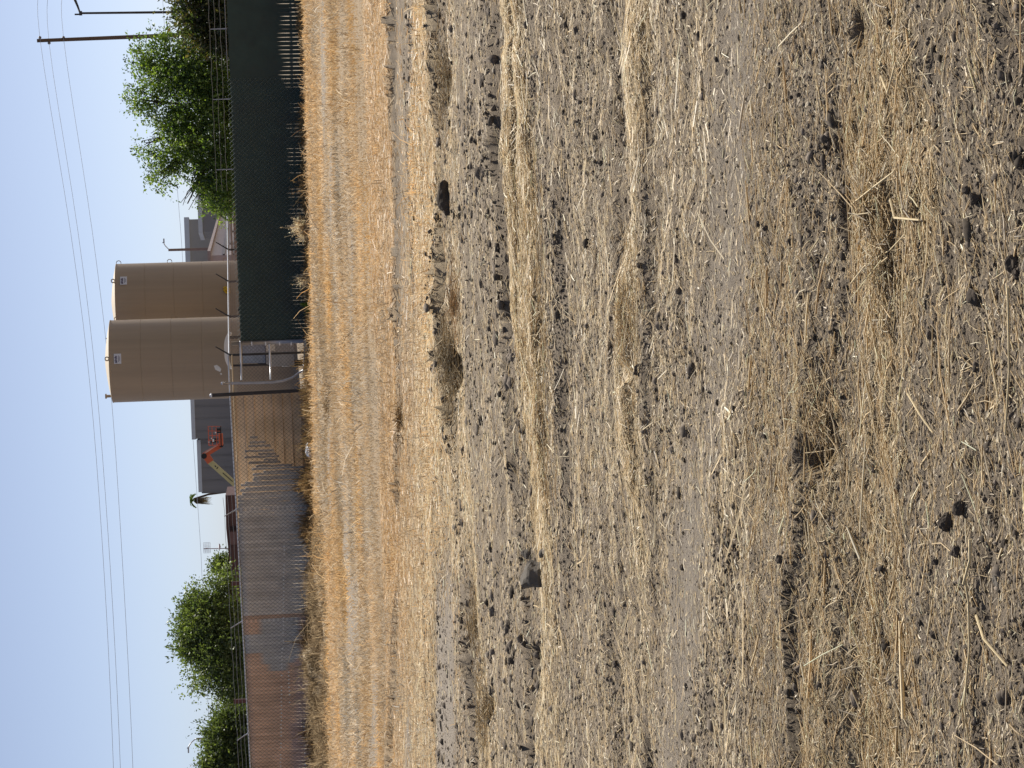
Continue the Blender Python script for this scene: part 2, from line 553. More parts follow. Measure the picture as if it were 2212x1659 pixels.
def soil_material():
    m = bpy.data.materials.new("dry soil with chaff")
    m.use_nodes = True
    nt = m.node_tree
    L = nt.links.new
    b = nt.nodes["Principled BSDF"]
    b.inputs['Roughness'].default_value = 0.95
    b.inputs['Specular IOR Level'].default_value = 0.1
    a = nt.nodes.new("ShaderNodeAttribute"); a.attribute_name = "tint"
    sp = nt.nodes.new("ShaderNodeSeparateColor")
    L(a.outputs['Color'], sp.inputs[0])
    tc = nt.nodes.new("ShaderNodeTexCoord")
    def noise(scale, stretch, det=5, rough=.65):
        mp = nt.nodes.new("ShaderNodeMapping"); mp.inputs['Scale'].default_value = stretch
        L(tc.outputs['Object'], mp.inputs[0])
        n = nt.nodes.new("ShaderNodeTexNoise")
        n.inputs['Scale'].default_value = scale; n.inputs['Detail'].default_value = det
        n.inputs['Roughness'].default_value = rough
        L(mp.outputs[0], n.inputs['Vector'])
        return n.outputs['Fac']
    def ramp(src, p0, p1, c0, c1):
        r = nt.nodes.new("ShaderNodeValToRGB")
        r.color_ramp.elements[0].position = p0; r.color_ramp.elements[1].position = p1
        r.color_ramp.elements[0].color = (*c0, 1); r.color_ramp.elements[1].color = (*c1, 1)
        L(src, r.inputs[0]); return r.outputs[0]
    def mix(f, c1, c2, typ='MIX'):
        x = nt.nodes.new("ShaderNodeMixRGB"); x.blend_type = typ
        if isinstance(f, float): x.inputs[0].default_value = f
        else: L(f, x.inputs[0])
        L(c1, x.inputs[1]); L(c2, x.inputs[2]); return x.outputs[0]
    def mth(op, x, y):
        n = nt.nodes.new("ShaderNodeMath"); n.operation = op
        for k, s in enumerate((x, y)):
            if isinstance(s, float): n.inputs[k].default_value = s
            else: L(s, n.inputs[k])
        n.use_clamp = True
        return n.outputs[0]
    soil = ramp(noise(9, (1, 1, 1), 7), .3, .72, (.215, .174, .131), (.365, .303, .232))
    pale = ramp(noise(3, (.6, 1.4, 1)), .3, .7, (.285, .242, .196), (.350, .302, .248))
    soil = mix(sp.outputs[2], soil, pale)
    grain = ramp(noise(150, (.8, 1.2, 1), 5, .8), .32, .68, (.66, .65, .64), (1.32, 1.32, 1.32))
    soil = mix(1.0, soil, grain, 'MULTIPLY')
    furrow_shade = nt.nodes.new('ShaderNodeRGB'); furrow_shade.outputs[0].default_value = (.105, .085, .066, 1)  # dark tone that paints the furrow shade onto the soil
    soil = mix(mth('MULTIPLY', a.outputs['Alpha'], .45), soil, furrow_shade.outputs[0])
    straw = ramp(noise(14, (.55, 3.2, 1), 6, .75), .32, .7, (.33, .26, .155), (.66, .535, .345))
    gold = ramp(noise(7, (.5, 2.4, 1), 6, .75), .3, .72, (.36, .245, .135), (.60, .43, .245))
    stw = mix(sp.outputs[1], straw, gold)
    n2 = noise(26, (.45, 2.6, 1), 6, .8)
    cover = mth('MULTIPLY', mth('SUBTRACT', mth('ADD', sp.outputs[0], n2), .84), 2.6)
    col = mix(cover, soil, stw)
    L(col, b.inputs['Base Color'])
    bp = nt.nodes.new("ShaderNodeBump")
    bp.inputs['Strength'].default_value = 1.0; bp.inputs['Distance'].default_value = .018
    L(noise(90, (.8, 1.3, 1), 8, .8), bp.inputs['Height'])
    L(bp.outputs[0], b.inputs['Normal'])
    return m

make_ground()

# ------------------------------------------------------------------ loose straw, dry grass, crumbs
def ribbons(P0, P1, P2, W, side, tint):
    """three-point ribbons -> verts, loops, sizes, tint"""
    n = len(P0)
    v = np.empty((n, 6, 3))
    s = side * W[:, None] * .5
    v[:, 0] = P0 - s; v[:, 1] = P0 + s
    v[:, 2] = P1 - s; v[:, 3] = P1 + s
    v[:, 4] = P2 - s * .7; v[:, 5] = P2 + s * .7
    base = (np.arange(n) * 6)[:, None]
    q = np.concatenate([base + np.array([[0, 1, 3, 2]]), base + np.array([[2, 3, 5, 4]])], 1).reshape(-1, 4)
    t = np.repeat(np.concatenate([tint, np.ones((n, 1))], 1)[:, None, :], 6, 1).reshape(-1, 4)
    return v.reshape(-1, 3), q.ravel(), np.full(len(q), 4), t

def reeds(P0, P1, P2, W, tint):
    """three-sided straws"""
    n = len(P0)
    d = P2 - P0
    d /= np.linalg.norm(d, axis=1)[:, None] + 1e-9
    up = np.tile(np.array([[0, 0, 1.0]]), (n, 1))
    a = np.cross(d, up); a /= np.linalg.norm(a, axis=1)[:, None] + 1e-9
    b = np.cross(a, d)
    v = np.empty((n, 9, 3))
    for k in range(3):
        t = 2 * math.pi * k / 3 + .5
        o = (a * math.cos(t) + b * math.sin(t)) * W[:, None] * .55
        v[:, k] = P0 + o; v[:, 3 + k] = P1 + o; v[:, 6 + k] = P2 + o * .7
    base = (np.arange(n) * 9)[:, None]
    qs = []
    for r in (0, 3):
        for k in range(3):
            k2 = (k + 1) % 3
            qs.append(base + np.array([[r + k, r + k2, r + 3 + k2, r + 3 + k]]))
    q = np.concatenate(qs, 1).reshape(-1, 4)
    t = np.repeat(np.concatenate([tint, np.ones((n, 1))], 1)[:, None, :], 9, 1).reshape(-1, 4)
    return v.reshape(-1, 3), q.ravel(), np.full(len(q), 4), t

def join(parts):
    vs, ls, ss, ts, o = [], [], [], [], 0
    for v, l, s, t in parts:
        vs.append(v); ls.append(l + o); ss.append(s); ts.append(t); o += len(v)
    return np.concatenate(vs), np.concatenate(ls), np.concatenate(ss), np.concatenate(ts)

def sample_area(y0, y1, n, half=.225):
    y = np.sqrt(RNG.uniform(y0 * y0, y1 * y1, n))
    x = RNG.uniform(-1, 1, n) * half * y
    return x, y

PAL_S = np.array([[.78, .65, .43], [.68, .53, .32], [.72, .57, .355], [.52, .385, .22], [.82, .72, .53], [.54, .46, .35]])
PAL_G = np.array([[.62, .42, .215], [.68, .50, .29], [.58, .36, .165], [.44, .31, .18], [.72, .58, .39]])
def pick(pal, n, p=None):
    c = pal[RNG.choice(len(pal), n, p=p)]
    return np.clip(c * RNG.uniform(.75, 1.2, (n, 1)), 0, .85)

MAT_STRAW = tint_mat("dry straw", .36, gloss=.03)
MAT_GRASS = tint_mat("dead grass", .42)

def straw_layer(y0, y1, n, lmed, wid, zmax, spread, long_frac, prob_pow=1.0, tube=False):
    x, y = sample_area(y0, y1, n)
    f = field(x, y)
    keep = RNG.uniform(0, 1, n) < np.clip(f[0] * 1.0 + .05, 0, 1) ** prob_pow * (1 - .55 * f[2])
    x, y = x[keep], y[keep]
    n = len(x)
    dens = f[0][keep]; gold = f[1][keep]
    ang = RNG.normal(0, spread, n) + (RNG.uniform(0, 1, n) < .22) * RNG.uniform(-1.5, 1.5, n)
    ln = lmed * np.exp(RNG.normal(0, .55, n))
    lg = RNG.uniform(0, 1, n) < long_frac
    ln = np.where(lg, ln * 3.0, ln)
    ln = np.clip(ln, .008, .42)
    dx, dy = np.cos(ang) * ln * .5, np.sin(ang) * ln * .5
    lift = RNG.uniform(0, 1, n) ** 2 * zmax * (.3 + dens) + .002
    tl = RNG.normal(0, .14, n) * ln
    bow = RNG.normal(0, .05, n) * ln
    nx, ny = -np.sin(ang), np.cos(ang)
    def P(x, y, dz):
        return np.stack([x, y, ground_h(x, y) + lift + dz], 1)
    P0 = P(x - dx, y - dy, np.maximum(-tl * .5, -.004))
    P2 = P(x + dx, y + dy, np.maximum(tl * .5, -.004))
    P1 = P(x + nx * bow, y + ny * bow, 0)
    P1[:, 2] = np.maximum(P1[:, 2], (P0[:, 2] + P2[:, 2]) / 2)
    W = wid * np.exp(RNG.normal(0, .35, n)) * np.where(lg, 1.8 if y0 < 7 else 1.2, 1.0)
    c = pick(PAL_S, n, [.22, .24, .22, .14, .10, .08])
    cg = pick(PAL_G, n)
    c = np.where((RNG.uniform(0, 1, n) < gold)[:, None], cg, c)
    if tube:
        return reeds(P0, P1, P2, W, c)
    side = np.stack([nx, ny, RNG.normal(0, .5, n)], 1)
    side /= np.linalg.norm(side, axis=1)[:, None]
    return ribbons(P0, P1, P2, W, side, c)

parts = [
    straw_layer(3.5, 6.5, 44000, .024, .0017, .010, .36, .05, tube=True),
    straw_layer(3.5, 6.5, 80000, .010, .0015, .004, .5, .0, .5),
    straw_layer(6.5, 10.0, 80000, .026, .0022, .012, .36, .05),
    straw_layer(6.5, 10.0, 80000, .014, .0021, .006, .5, .0, .5),
    straw_layer(10.0, 17.0, 150000, .038, .0036, .014, .4, .012),
    straw_layer(6.5, 10.0, 60000, .04, .0025, .016, .45, .08, 3.0),
    straw_layer(10.0, 16.0, 110000, .055, .0040, .016, .45, .015, 3.0),
    straw_layer(4.5, 6.5, 20000, .04, .0020, .022, .5, .08, 2.5, True),
    straw_layer(17.0, 26.0, 120000, .055, .0062, .02, .42, .01),
]
v, l, s, t = join(parts)
o = raw_mesh("loose_straw", v, 4, l, s, MAT_STRAW, t)
tag(o, "loose pale straw and chaff strewn over the soil in rows", "straw", kind="stuff")

def grass_layer(y0, y1, n, hgt, wid, fmin=0.0, half=.225):
    x, y = sample_area(y0, y1, n, half)
    f = field(x, y)
    clump = np.clip(.5 + 1.5 * (.45 * fbm(x * 1.4, y * 1.0, 131, 3) + .55 * fbm(x * .18, y * .9, 132, 3) - .5), 0, 1)
    keep = (RNG.uniform(0, 1, n) < np.clip(f[0], 0, 1) * (.35 + .65 * f[1]) * np.clip(clump * 2.0 - .3, .05, 1)) & (y + .38 * x < 55.3)
    x, y, clump = x[keep], y[keep], clump[keep]
    n = len(x)
    h = hgt * np.exp(RNG.normal(0, .5, n)) * (.4 + 1.2 * clump)
    bank = np.exp(-(((y + .40 * x) - 49.5) / 1.6) ** 2) * sstep(-2.5, -6.5, x)
    keep2 = RNG.uniform(0, 1, n) > .75 * bank
    x, y, clump, h, bank = x[keep2], y[keep2], clump[keep2], h[keep2], bank[keep2]; n = len(x)
    a = RNG.uniform(0, 2 * math.pi, n)
    lean = h * np.abs(RNG.normal(0, .9, n))
    z = ground_h(x, y)
    P0 = np.stack([x, y, z - .01], 1)
    P2 = np.stack([x + np.cos(a) * lean, y + np.sin(a) * lean * .6, z + h * RNG.uniform(.35, 1.0, n)], 1)
    P1 = (P0 + P2) / 2 + np.stack([0 * h, 0 * h, h * .18], 1)
    W = wid * np.exp(RNG.normal(0, .3, n))
    th = RNG.uniform(0, 2 * math.pi, n)
    side = np.stack([np.cos(th), np.sin(th) * .5, RNG.normal(0, .25, n)], 1)
    side /= np.linalg.norm(side, axis=1)[:, None]
    c = pick(PAL_G, n, [.28, .26, .2, .1, .16])
    hue = fbm(x * .55, y * .35, 151, 3)[:, None]
    st_ = fbm(x * .16, y * .9, 157, 3)[:, None]
    st_ = np.clip(.5 + 2.2 * (st_ - .5), 0, 1); hue = np.clip(.5 + 1.5 * (hue - .5), .05, .95)
    c = c * (.84 + .32 * hue) * (1 + (hue - .5) * np.array([[.15, -.15, -.7]])) * (.74 + .50 * st_) * np.array([[.98, 1.02, 1.10]])
    c = c * (1 - .8 * bank[:, None]) + np.array([[.30, .225, .135]]) * .8 * bank[:, None]
    return ribbons(P0, P1, P2, W, side, c)

def bank_layer(n):
    x = RNG.uniform(-15, -2.2, n); y = 49.5 - .40 * x + RNG.normal(0, 1.3, n)
    cl = fbm(x * 2.4, y * 1.4, 141, 3)
    k = (RNG.uniform(0, 1, n) < np.clip(cl * 2.6 - .75, .04, 1)) & (RNG.uniform(0, 1, n) < sstep(-2.2, -6, x))
    x, y, cl = x[k], y[k], cl[k]; n = len(x)
    z = ground_h(x, y)
    h = .13 * np.exp(RNG.normal(0, .5, n)) * (.4 + 1.3 * cl)
    a = RNG.uniform(0, 2 * math.pi, n); lean = h * np.abs(RNG.normal(0, 1.1, n))
    P0 = np.stack([x, y, z - .01], 1)
    P2 = np.stack([x + np.cos(a) * lean, y + np.sin(a) * lean * .6, z + h * RNG.uniform(.3, 1, n)], 1)
    P1 = (P0 + P2) / 2 + np.stack([0 * h, 0 * h, h * .2], 1)
    side = np.stack([np.sin(a), -np.cos(a), RNG.normal(0, .3, n)], 1); side /= np.linalg.norm(side, axis=1)[:, None]
    c = pick(np.array([[.32, .235, .14], [.20, .145, .085], [.40, .30, .18], [.14, .105, .065], [.48, .37, .23]]), n)
    return ribbons(P0, P1, P2, .012 * np.exp(RNG.normal(0, .3, n)), side, c)
parts = [bank_layer(60000), grass_layer(17, 30, 120000, .036, .0055), grass_layer(30, 46, 150000, .055, .009), grass_layer(44, 58, 110000, .075, .012)]
v, l, s, t = join(parts)
o = raw_mesh("dry_grass", v, 4, l, s, MAT_GRASS, t)
tag(o, "golden dry grass covering the far strip of the field below the fence", "dry grass", kind="stuff")

# crumbs of soil
def ico(level=1):
    p = (1 + 5 ** .5) / 2
    v = np.array([(-1, p, 0), (1, p, 0), (-1, -p, 0), (1, -p, 0), (0, -1, p), (0, 1, p), (0, -1, -p), (0, 1, -p), (p, 0, -1), (p, 0, 1), (-p, 0, -1), (-p, 0, 1)], float)
    v /= np.linalg.norm(v[0])
    f = [(0, 11, 5), (0, 5, 1), (0, 1, 7), (0, 7, 10), (0, 10, 11), (1, 5, 9), (5, 11, 4), (11, 10, 2), (10, 7, 6), (7, 1, 8), (3, 9, 4), (3, 4, 2), (3, 2, 6), (3, 6, 8), (3, 8, 9), (4, 9, 5), (2, 4, 11), (6, 2, 10), (8, 6, 7), (9, 8, 1)]
    for _ in range(level):
        v = list(map(tuple, v)); cache = {}; nf = []
        def mid(a, b):
            k = (min(a, b), max(a, b))
            if k not in cache:
                m = (np.array(v[a]) + np.array(v[b])) / 2
                v.append(tuple(m / np.linalg.norm(m))); cache[k] = len(v) - 1
            return cache[k]
        for a, b, c in f:
            x, y, z = mid(a, b), mid(b, c), mid(c, a)
            nf += [(a, x, z), (b, y, x), (c, z, y), (x, y, z)]
        v = np.array(v); f = nf
    return np.array(v), np.array(f)

def crumb_material():
    m = bpy.data.materials.new("soil crumbs"); m.use_nodes = True
    nt = m.node_tree; b = nt.nodes["Principled BSDF"]
    b.inputs['Roughness'].default_value = .97; b.inputs['Specular IOR Level'].default_value = .05
    a = nt.nodes.new("ShaderNodeAttribute"); a.attribute_name = "tint"
    n = nt.nodes.new("ShaderNodeTexNoise"); n.inputs['Scale'].default_value = 60; n.inputs['Detail'].default_value = 5
    tc = nt.nodes.new("ShaderNodeTexCoord"); nt.links.new(tc.outputs['Object'], n.inputs['Vector'])
    r = nt.nodes.new("ShaderNodeValToRGB"); r.color_ramp.elements[0].position = .3; r.color_ramp.elements[1].position = .7
    r.color_ramp.elements[0].color = (.6, .6, .6, 1); r.color_ramp.elements[1].color = (1.4, 1.4, 1.4, 1)
    nt.links.new(n.outputs['Fac'], r.inputs[0])
    x = nt.nodes.new("ShaderNodeMixRGB"); x.blend_type = 'MULTIPLY'; x.inputs[0].default_value = 1
    nt.links.new(a.outputs['Color'], x.inputs[1]); nt.links.new(r.outputs[0], x.inputs[2]); nt.links.new(x.outputs[0], b.inputs['Base Color'])
    return m
CLOD = mat("clod soil", (.082, .068, .056), .97, var=.16, scale=14, bump=.6, bscale=30, spec=.05)
OCT = (np.array([(1, 0, 0), (-1, 0, 0), (0, 1, 0), (0, -1, 0), (0, 0, 1), (0, 0, -1)], float),
       np.array([(0, 2, 4), (2, 1, 4), (1, 3, 4), (3, 0, 4), (2, 0, 5), (1, 2, 5), (3, 1, 5), (0, 3, 5)]))
def crumbs(y0, y1, n, rmed, base=.03, small=False):
    x, y = sample_area(y0, y1, n)
    f = field(x, y)
    v_, yd_, yc_, ks = strips(x, y)
    cl = fbm(x * 1.6, y * 1.6, 201, 3)
    p = np.clip((1 - f[0]) * (cl * 4.2 - 1.65), base, 1) * (1 - .7 * f[2])
    for i, wdt in ((13, 40), (6, 30), (4, 26)):
        p = p + 1.1 * np.exp(-((v_ - ks[i] - 6) / (wdt * .45)) ** 2)
    p = p + .5 * sstep(2040, 2160, v_)
    keep = RNG.uniform(0, 1, n) < p
    x, y = x[keep], y[keep]; n = len(x)
    r = rmed * np.exp(RNG.normal(0, .5, n))
    r = np.clip(r, rmed * .3, rmed * 2.6)
    bv, bf = OCT if small else ico(0)
    nv = len(bv)
    V = bv[None] * RNG.uniform(.45, 1.35, (n, nv, 1)) * np.stack([r * RNG.uniform(.8, 1.5, n), r * RNG.uniform(.8, 1.4, n), r * RNG.uniform(.6, 1.05, n)], 1)[:, None, :]
    z = ground_h(x, y)
    V = V + np.stack([x, y, z - r * .05], 1)[:, None, :]
    F = (bf[None] + (np.arange(n) * nv)[:, None, None]).reshape(-1, 3)
    t = np.repeat(np.concatenate([np.array([[.12, .10, .081]]) * RNG.uniform(.5, 1.7, (n, 1)), np.ones((n, 1))], 1)[:, None], nv, 1).reshape(-1, 4)
    return V.reshape(-1, 3), F.ravel(), np.full(len(F), 3), t
v, l, s, t = join([crumbs(3.5, 6.5, 90000, .0024, .45, True), crumbs(3.5, 7, 14000, .0042, .15), crumbs(3.5, 7, 1500, .0078), crumbs(6.5, 12, 120000, .0034, .4, True), crumbs(7, 12, 18000, .0055, .12), crumbs(7, 12, 1800, .010), crumbs(12, 20, 60000, .0062, .3, True), crumbs(12, 20, 4200, .016)])
o = raw_mesh("soil_crumbs", v, 3, l, s, crumb_material(), t)
tag(o, "small crumbs of dark soil scattered over the bare strips", "soil", kind="stuff")

# ------------------------------------------------------------------ clods and stones one can point to
def make_clod(name, x, y, r, sx, sy, sz, seed, m, label, cat, group=None, sharp=.28, lift=.3, rotz=0.0, level=2):
    bv, bf = ico(level)
    rs = np.random.default_rng(seed)
    n1 = rs.normal(0, 1, (7, 3)); n1 /= np.linalg.norm(n1, axis=1)[:, None]
    d = np.ones(len(bv))
    for k in range(7):                      # cut flat facets
        h = rs.uniform(.55, .9)
        dot = bv @ n1[k]
        d = np.where(dot * d > h, h / np.maximum(dot, 1e-6), d)
    d = d + rs.normal(0, sharp * .09, len(bv)) + .1 * np.sin(bv @ rs.normal(0, 4, 3) + 1)
    V = bv * d[:, None] * np.array([sx, sy, sz]) * r
    c, s_ = math.cos(rotz), math.sin(rotz)
    V = np.stack([V[:, 0] * c - V[:, 1] * s_, V[:, 0] * s_ + V[:, 1] * c, V[:, 2]], 1)
    z = gz(x, y) + r * sz * lift
    b = MB(); b.add(V + np.array([x, y, z]), [tuple(f) for f in bf])
    o = b.build(name, m, origin=(x, y, z - r * sz * .5))
    return tag(o, label, cat, group)

ROCK = mat("grey field stone", (.13, .115, .098), .9, var=.15, scale=9, bump=.5, bscale=22, spec=.15)
big = [
    # v, yd, radius px, sx, sy, sz, label
    (2030, 1128, 24, 1.0, .8, 1.0, "largest rounded dark clod in the near field, with an angular clod beside it"),
    (2062, 1098, 19, 1.0, .8, 1.0, "smaller angular dark clod beside the largest rounded clod close to the camera"),
    (2056, 1190, 16, 1.0, .9, .9, "crumbly clod with a pale straw lying across it near two larger clods"),
    (2095, 428, 17, 1.0, .9, .9, "round dark clod alone on bare soil beside the thickest straw tangle"),
    (1163, 1240, 30, .95, .9, .9, "large split grey stone with flat dark faces by the furrow", 1.35),
    (1140, 1196, 15, .8, .9, .9, "narrow grey stone just right of the large split stone"),
    (1175, 1195, 14, .9, .9, .8, "low grey stone in front of the narrow stone by the furrow"),
    (968, 425, 36, 1.1, .5, .62, "flat dark slab of earth standing on edge in the far straw"),
    (2084, 640, 22, 1.0, 1.0, .8, "broad clod with straw stuck on it near the camera"),
    (2185, 570, 20, 1.0, 1.0, .9, "big clod at the very front edge of the field, near the right"),
    (2195, 592, 14, 1.0, 1.0, .9, "round clod tucked against the big clod at the front edge"),
    (2137, 628, 10, 1.0, 1.0, .9, "small round clod between the front edge clods and the broad clod"),
    (1908, 48, 15, 1.0, .9, 1.0, "dark clod in the straw row at the right side of the field"),
    (1960, 282, 10, 1.0, .9, 1.0, "small black looking clod in the near straw row"),
    (1120, 1425, 12, .9, 1.0, .9, "clod beside the small burrow in the furrow on the left side"),
    (1060, 355, 8, 1.0, .9, .9, "lone clod in the grey soil strip in front of the flat slab"),
    (1258, 876, 7, .8, 1.0, .7, "small pale stone in the middle of the mixed straw"),
    (2120, 1250, 18, 1.3, .8, .5, "flat pale stone half sunk in soil at the front left"),
    (2015, 1640, 15, .9, 1.3, .8, "smooth egg shaped stone at the left end of the near straw"),
    (1540, 1430, 8, 1.0, 1.0, .9, "dark clod on the packed lane at the left, the nearer of a pair"),
    (1525, 1434, 7, 1.0, 1.0, .9, "dark clod on the packed lane at the left, the farther of a pair"),
    (1478, 1226, 7, 1.0, 1.0, .9, "single dark clod at the edge of the packed lane left of centre"),
    (1405, 800, 15, 1.0, .9, .8, "dark lump of upturned earth in front of the thin straw row"),
]
for i, (v_, yd_, rp, sx, sy, sz, lab, *up) in enumerate(big):
    p = on_ground(v_, yd_)
    r = rp * (up[0] if up else 1.0) / FPX * p[1]
    stone = 'stone' in lab
    make_clod("stone" if stone else "soil_clod", p[0], p[1], r, sx, sy, sz, 300 + i, ROCK if stone else CLOD, lab, "stone" if stone else "clod", sharp=.35, rotz=random.uniform(-.5, .5), lift=.55 if up else .3)
nmid = 0
while nmid < 90:
    y = math.sqrt(random.uniform(3.7 ** 2, 9.5 ** 2)); x = random.uniform(-.19, .19) * y
    f = field(np.array([x]), np.array([y]))
    if f[0][0] > .5 or f[2][0] > .5: continue
    vv, yy = survey(np.array([x]), np.array([y]))
    if vv[0] < 1900 and random.random() < .55: continue
    make_clod("soil_clod", x, y, random.uniform(.006, .0135) * (y / 5) ** .3, random.uniform(.8, 1.3), random.uniform(.8, 1.3), random.uniform(.7, 1), 900 + nmid, CLOD,
              "one of the fist sized or smaller dark clods dotted over the near soil", "clod", "small dark clods on the near soil", rotz=random.uniform(0, 3), level=1)
    nmid += 1

# long single stalks near the camera
def stalk(pts, w, label):
    b = MB()
    P = []
    for (v_, yd_, z_) in pts:
        p = on_ground(v_, yd_); P.append((p[0], p[1], gz(p[0], p[1]) + z_))
    Q = []
    for i in range(len(P) - 1):
        for t in (0, .34, .67):
            Q.append(tuple(P[i][k] * (1 - t) + P[i + 1][k] * t for k in range(3)))
    Q.append(P[-1])
    rad = [w * (1 - .35 * i / len(Q)) for i in range(len(Q))]
    b.tube(Q, rad, 6)
    o = b.build("straw_stalk", MAT_STALK)
    return tag(o, label, "straw stalk")
MAT_STALK = mat("pale stalk", (.58, .46, .27), .6, var=.15, scale=30, spec=.3)
for pts, w, lab in (
    ([(2085, 1230, .02), (2092, 1300, .02), (2088, 1400, .015), (2085, 1520, .012), (2090, 1640, .01)], .0030, "longest straw stalk, lying along the front left of the field"),
    ([(2098, 1165, .03), (2094, 1210, .025), (2087, 1262, .02)], .0040, "thick pale straw lying in front of the crumbly clod"),
    ([(2200, 620, .03), (2185, 700, .02), (2178, 800, .015), (2165, 940, .01)], .0032, "long bent stalk at the front edge of the field near the centre"),
    ([(2125, 700, .02), (2133, 780, .018), (2150, 860, .01)], .0026, "thin dark yellow stalk behind the long bent stalk"),
    ([(2410 - 310, 1330, .02), (2125, 1380, .03), (2160, 1440, .015)], .0036, "short broad straw angled across the soil at the front left"),
    ([(1842, 612, .03), (1880, 575, .04), (1925, 540, .03), (1965, 505, .02)], .0022, "thin curved stalk crossing the tangle of near straw"),
    ([(1905, 165, .02), (1935, 200, .03), (1958, 135, .02)], .0030, "bent straw with a kink at the right of the near straw row"),
    ([(1960, 850, .02), (1985, 895, .03), (2005, 935, .02)], .0030, "curved yellow straw in the middle of the near soil"),
    ([(1890, 495, .03), (1880, 440, .05), (1915, 400, .04), (1948, 370, .03)], .0030, "raised straw on top of the thickest straw tangle"),
    ([(1935, 430, .03), (1950, 470, .04), (1990, 475, .02)], .0036, "thick flattened straw at the front of the straw tangle"),
):
    stalk(pts, w, lab)

# tangles of long straw (extra) in the near straw row, part of the same loose straw
def tangle(name, v_, yd_, n, rad, lmed, w, hmax, label, pal=PAL_S, cat="straw heap", seed=1, updir=.25, spread=1.0, m=None):
    p = on_ground(v_, yd_)
    g = np.random.default_rng(seed)
    a = g.uniform(0, 2 * math.pi, n); q = np.minimum(np.abs(g.normal(0, .5, n)), 1.0) * rad
    x = p[0] + np.cos(a) * q * 1.3; y = p[1] + np.sin(a) * q * .9
    ln = lmed * np.exp(g.normal(0, .4, n))
    th = g.normal(0, spread, n)
    el = np.abs(g.normal(0, updir, n))
    z = ground_h(x, y) + g.uniform(0, 1, n) * hmax * np.exp(-(q / rad) ** 2)
    d = np.stack([np.cos(th) * np.cos(el), np.sin(th) * np.cos(el), np.sin(el)], 1) * ln[:, None] * .5 * np.where(g.uniform(0, 1, n) < .5, -1, 1)[:, None]
    d[:, 2] = np.abs(d[:, 2])
    C = np.stack([x, y, z + .006], 1)
    P0 = C - d * np.array([1, 1, .2]); P2 = C + d
    P1 = C + g.normal(0, .04, (n, 3)) * ln[:, None]
    c = pal[g.choice(len(pal), n)] * g.uniform(.7, 1.2, (n, 1))
    v, l, s, t = reeds(P0, P1, P2, w * np.exp(g.normal(0, .3, n)), np.clip(c, 0, .85))
    o = raw_mesh(name, v, 4, l, s, m or MAT_STRAW, t)
    return tag(o, label, cat)
tangle("straw_heap", 1885, 440, 520, .17, .085, .0024, .03, "thickest tangle of long pale straw in the near row", seed=2)
tangle("straw_heap", 1905, 560, 300, .14, .07, .0021, .03, "loose straw heap just left of the thickest tangle", seed=3)
tangle("straw_heap", 1860, 1440, 420, .2, .07, .0021, .03, "straw heap at the left part of the near straw row", seed=4)
tangle("straw_heap", 1790, 930, 300, .18, .07, .0020, .04, "straw heap hanging over the burrow in the near furrow", seed=5)
tangle("straw_heap", 1165, 850, 2300, .85, .10, .0036, .007, "widest bright heap of cut straw across the middle of the field", seed=6, spread=.8, updir=.10)
tangle("straw_heap", 1150, 560, 1700, .8, .10, .0036, .007, "bright straw heap in the same row right of the widest heap", seed=7, spread=.6, updir=.08)
tangle("straw_heap", 1378, 690, 800, .30, .07, .0026, .007, "flattened heap in the thin straw row near the middle", seed=8, spread=.4)
tangle("grass_clump", 978, 780, 520, .34, .17, .0045, .16, "dark uprooted clump of dead grass overhanging the far furrow", PAL_S * .75, "grass clump", seed=9, updir=.35, spread=.8)
tangle("grass_clump", 955, 170, 260, .40, .11, .0042, .07, "ragged clump of dead grass along the far furrow on the right", PAL_S * .85, "grass clump", seed=10, updir=.3, spread=.7)
tangle("grass_clump", 990, 660, 140, .3, .10, .0042, .06, "small clump of dead grass between slab and uprooted clump", PAL_G * .85, "grass clump", seed=12, updir=.3, spread=.6)
tangle("grass_clump", 1050, 1540, 240, .36, .11, .0040, .08, "tangle of dead grass on the dark furrow at the left", PAL_S * .85, "grass clump", seed=13, updir=.3, spread=.9)
tangle("grass_clump", 1030, 1350, 200, .34, .11, .0040, .07, "tangle of dead grass on the dark furrow left of the middle", PAL_S * .85, "grass clump", seed=14, updir=.3, spread=.9)
tangle("grass_clump", 872, 905, 120, .22, .13, .007, .08, "dark tuft at the edge of the golden grass", PAL_G * .7, "grass clump", seed=15, updir=.7, spread=1.2, m=MAT_GRASS)
tangle("grass_clump", 712, 855, 150, .40, .2, .010, .12, "dark hollow tuft in the golden grass in front of the gap", PAL_G * .6, "grass clump", seed=16, updir=.7, spread=1.2, m=MAT_GRASS)

# ------------------------------------------------------------------ fences
GALV = mat("galvanised pipe", (.34, .34, .36), .45, metal=.6, var=.1, scale=6, spec=.5)
GALV_B = mat("bright galvanised rail", (.62, .63, .66), .35, metal=.7, var=.08, scale=5)
DARKP = mat("dark weathered post", (.045, .043, .045), .7, var=.2, scale=5)
WIRE = mat("weathered wire", (.055, .05, .048), .6, metal=.2, var=.1, scale=5)
WIRE_L = mat("pale wire", (.42, .42, .42), .4, metal=.6, var=.1, scale=5)
TANRAIL = mat("tan painted rail", (.62, .48, .30), .6, var=.1, scale=4)

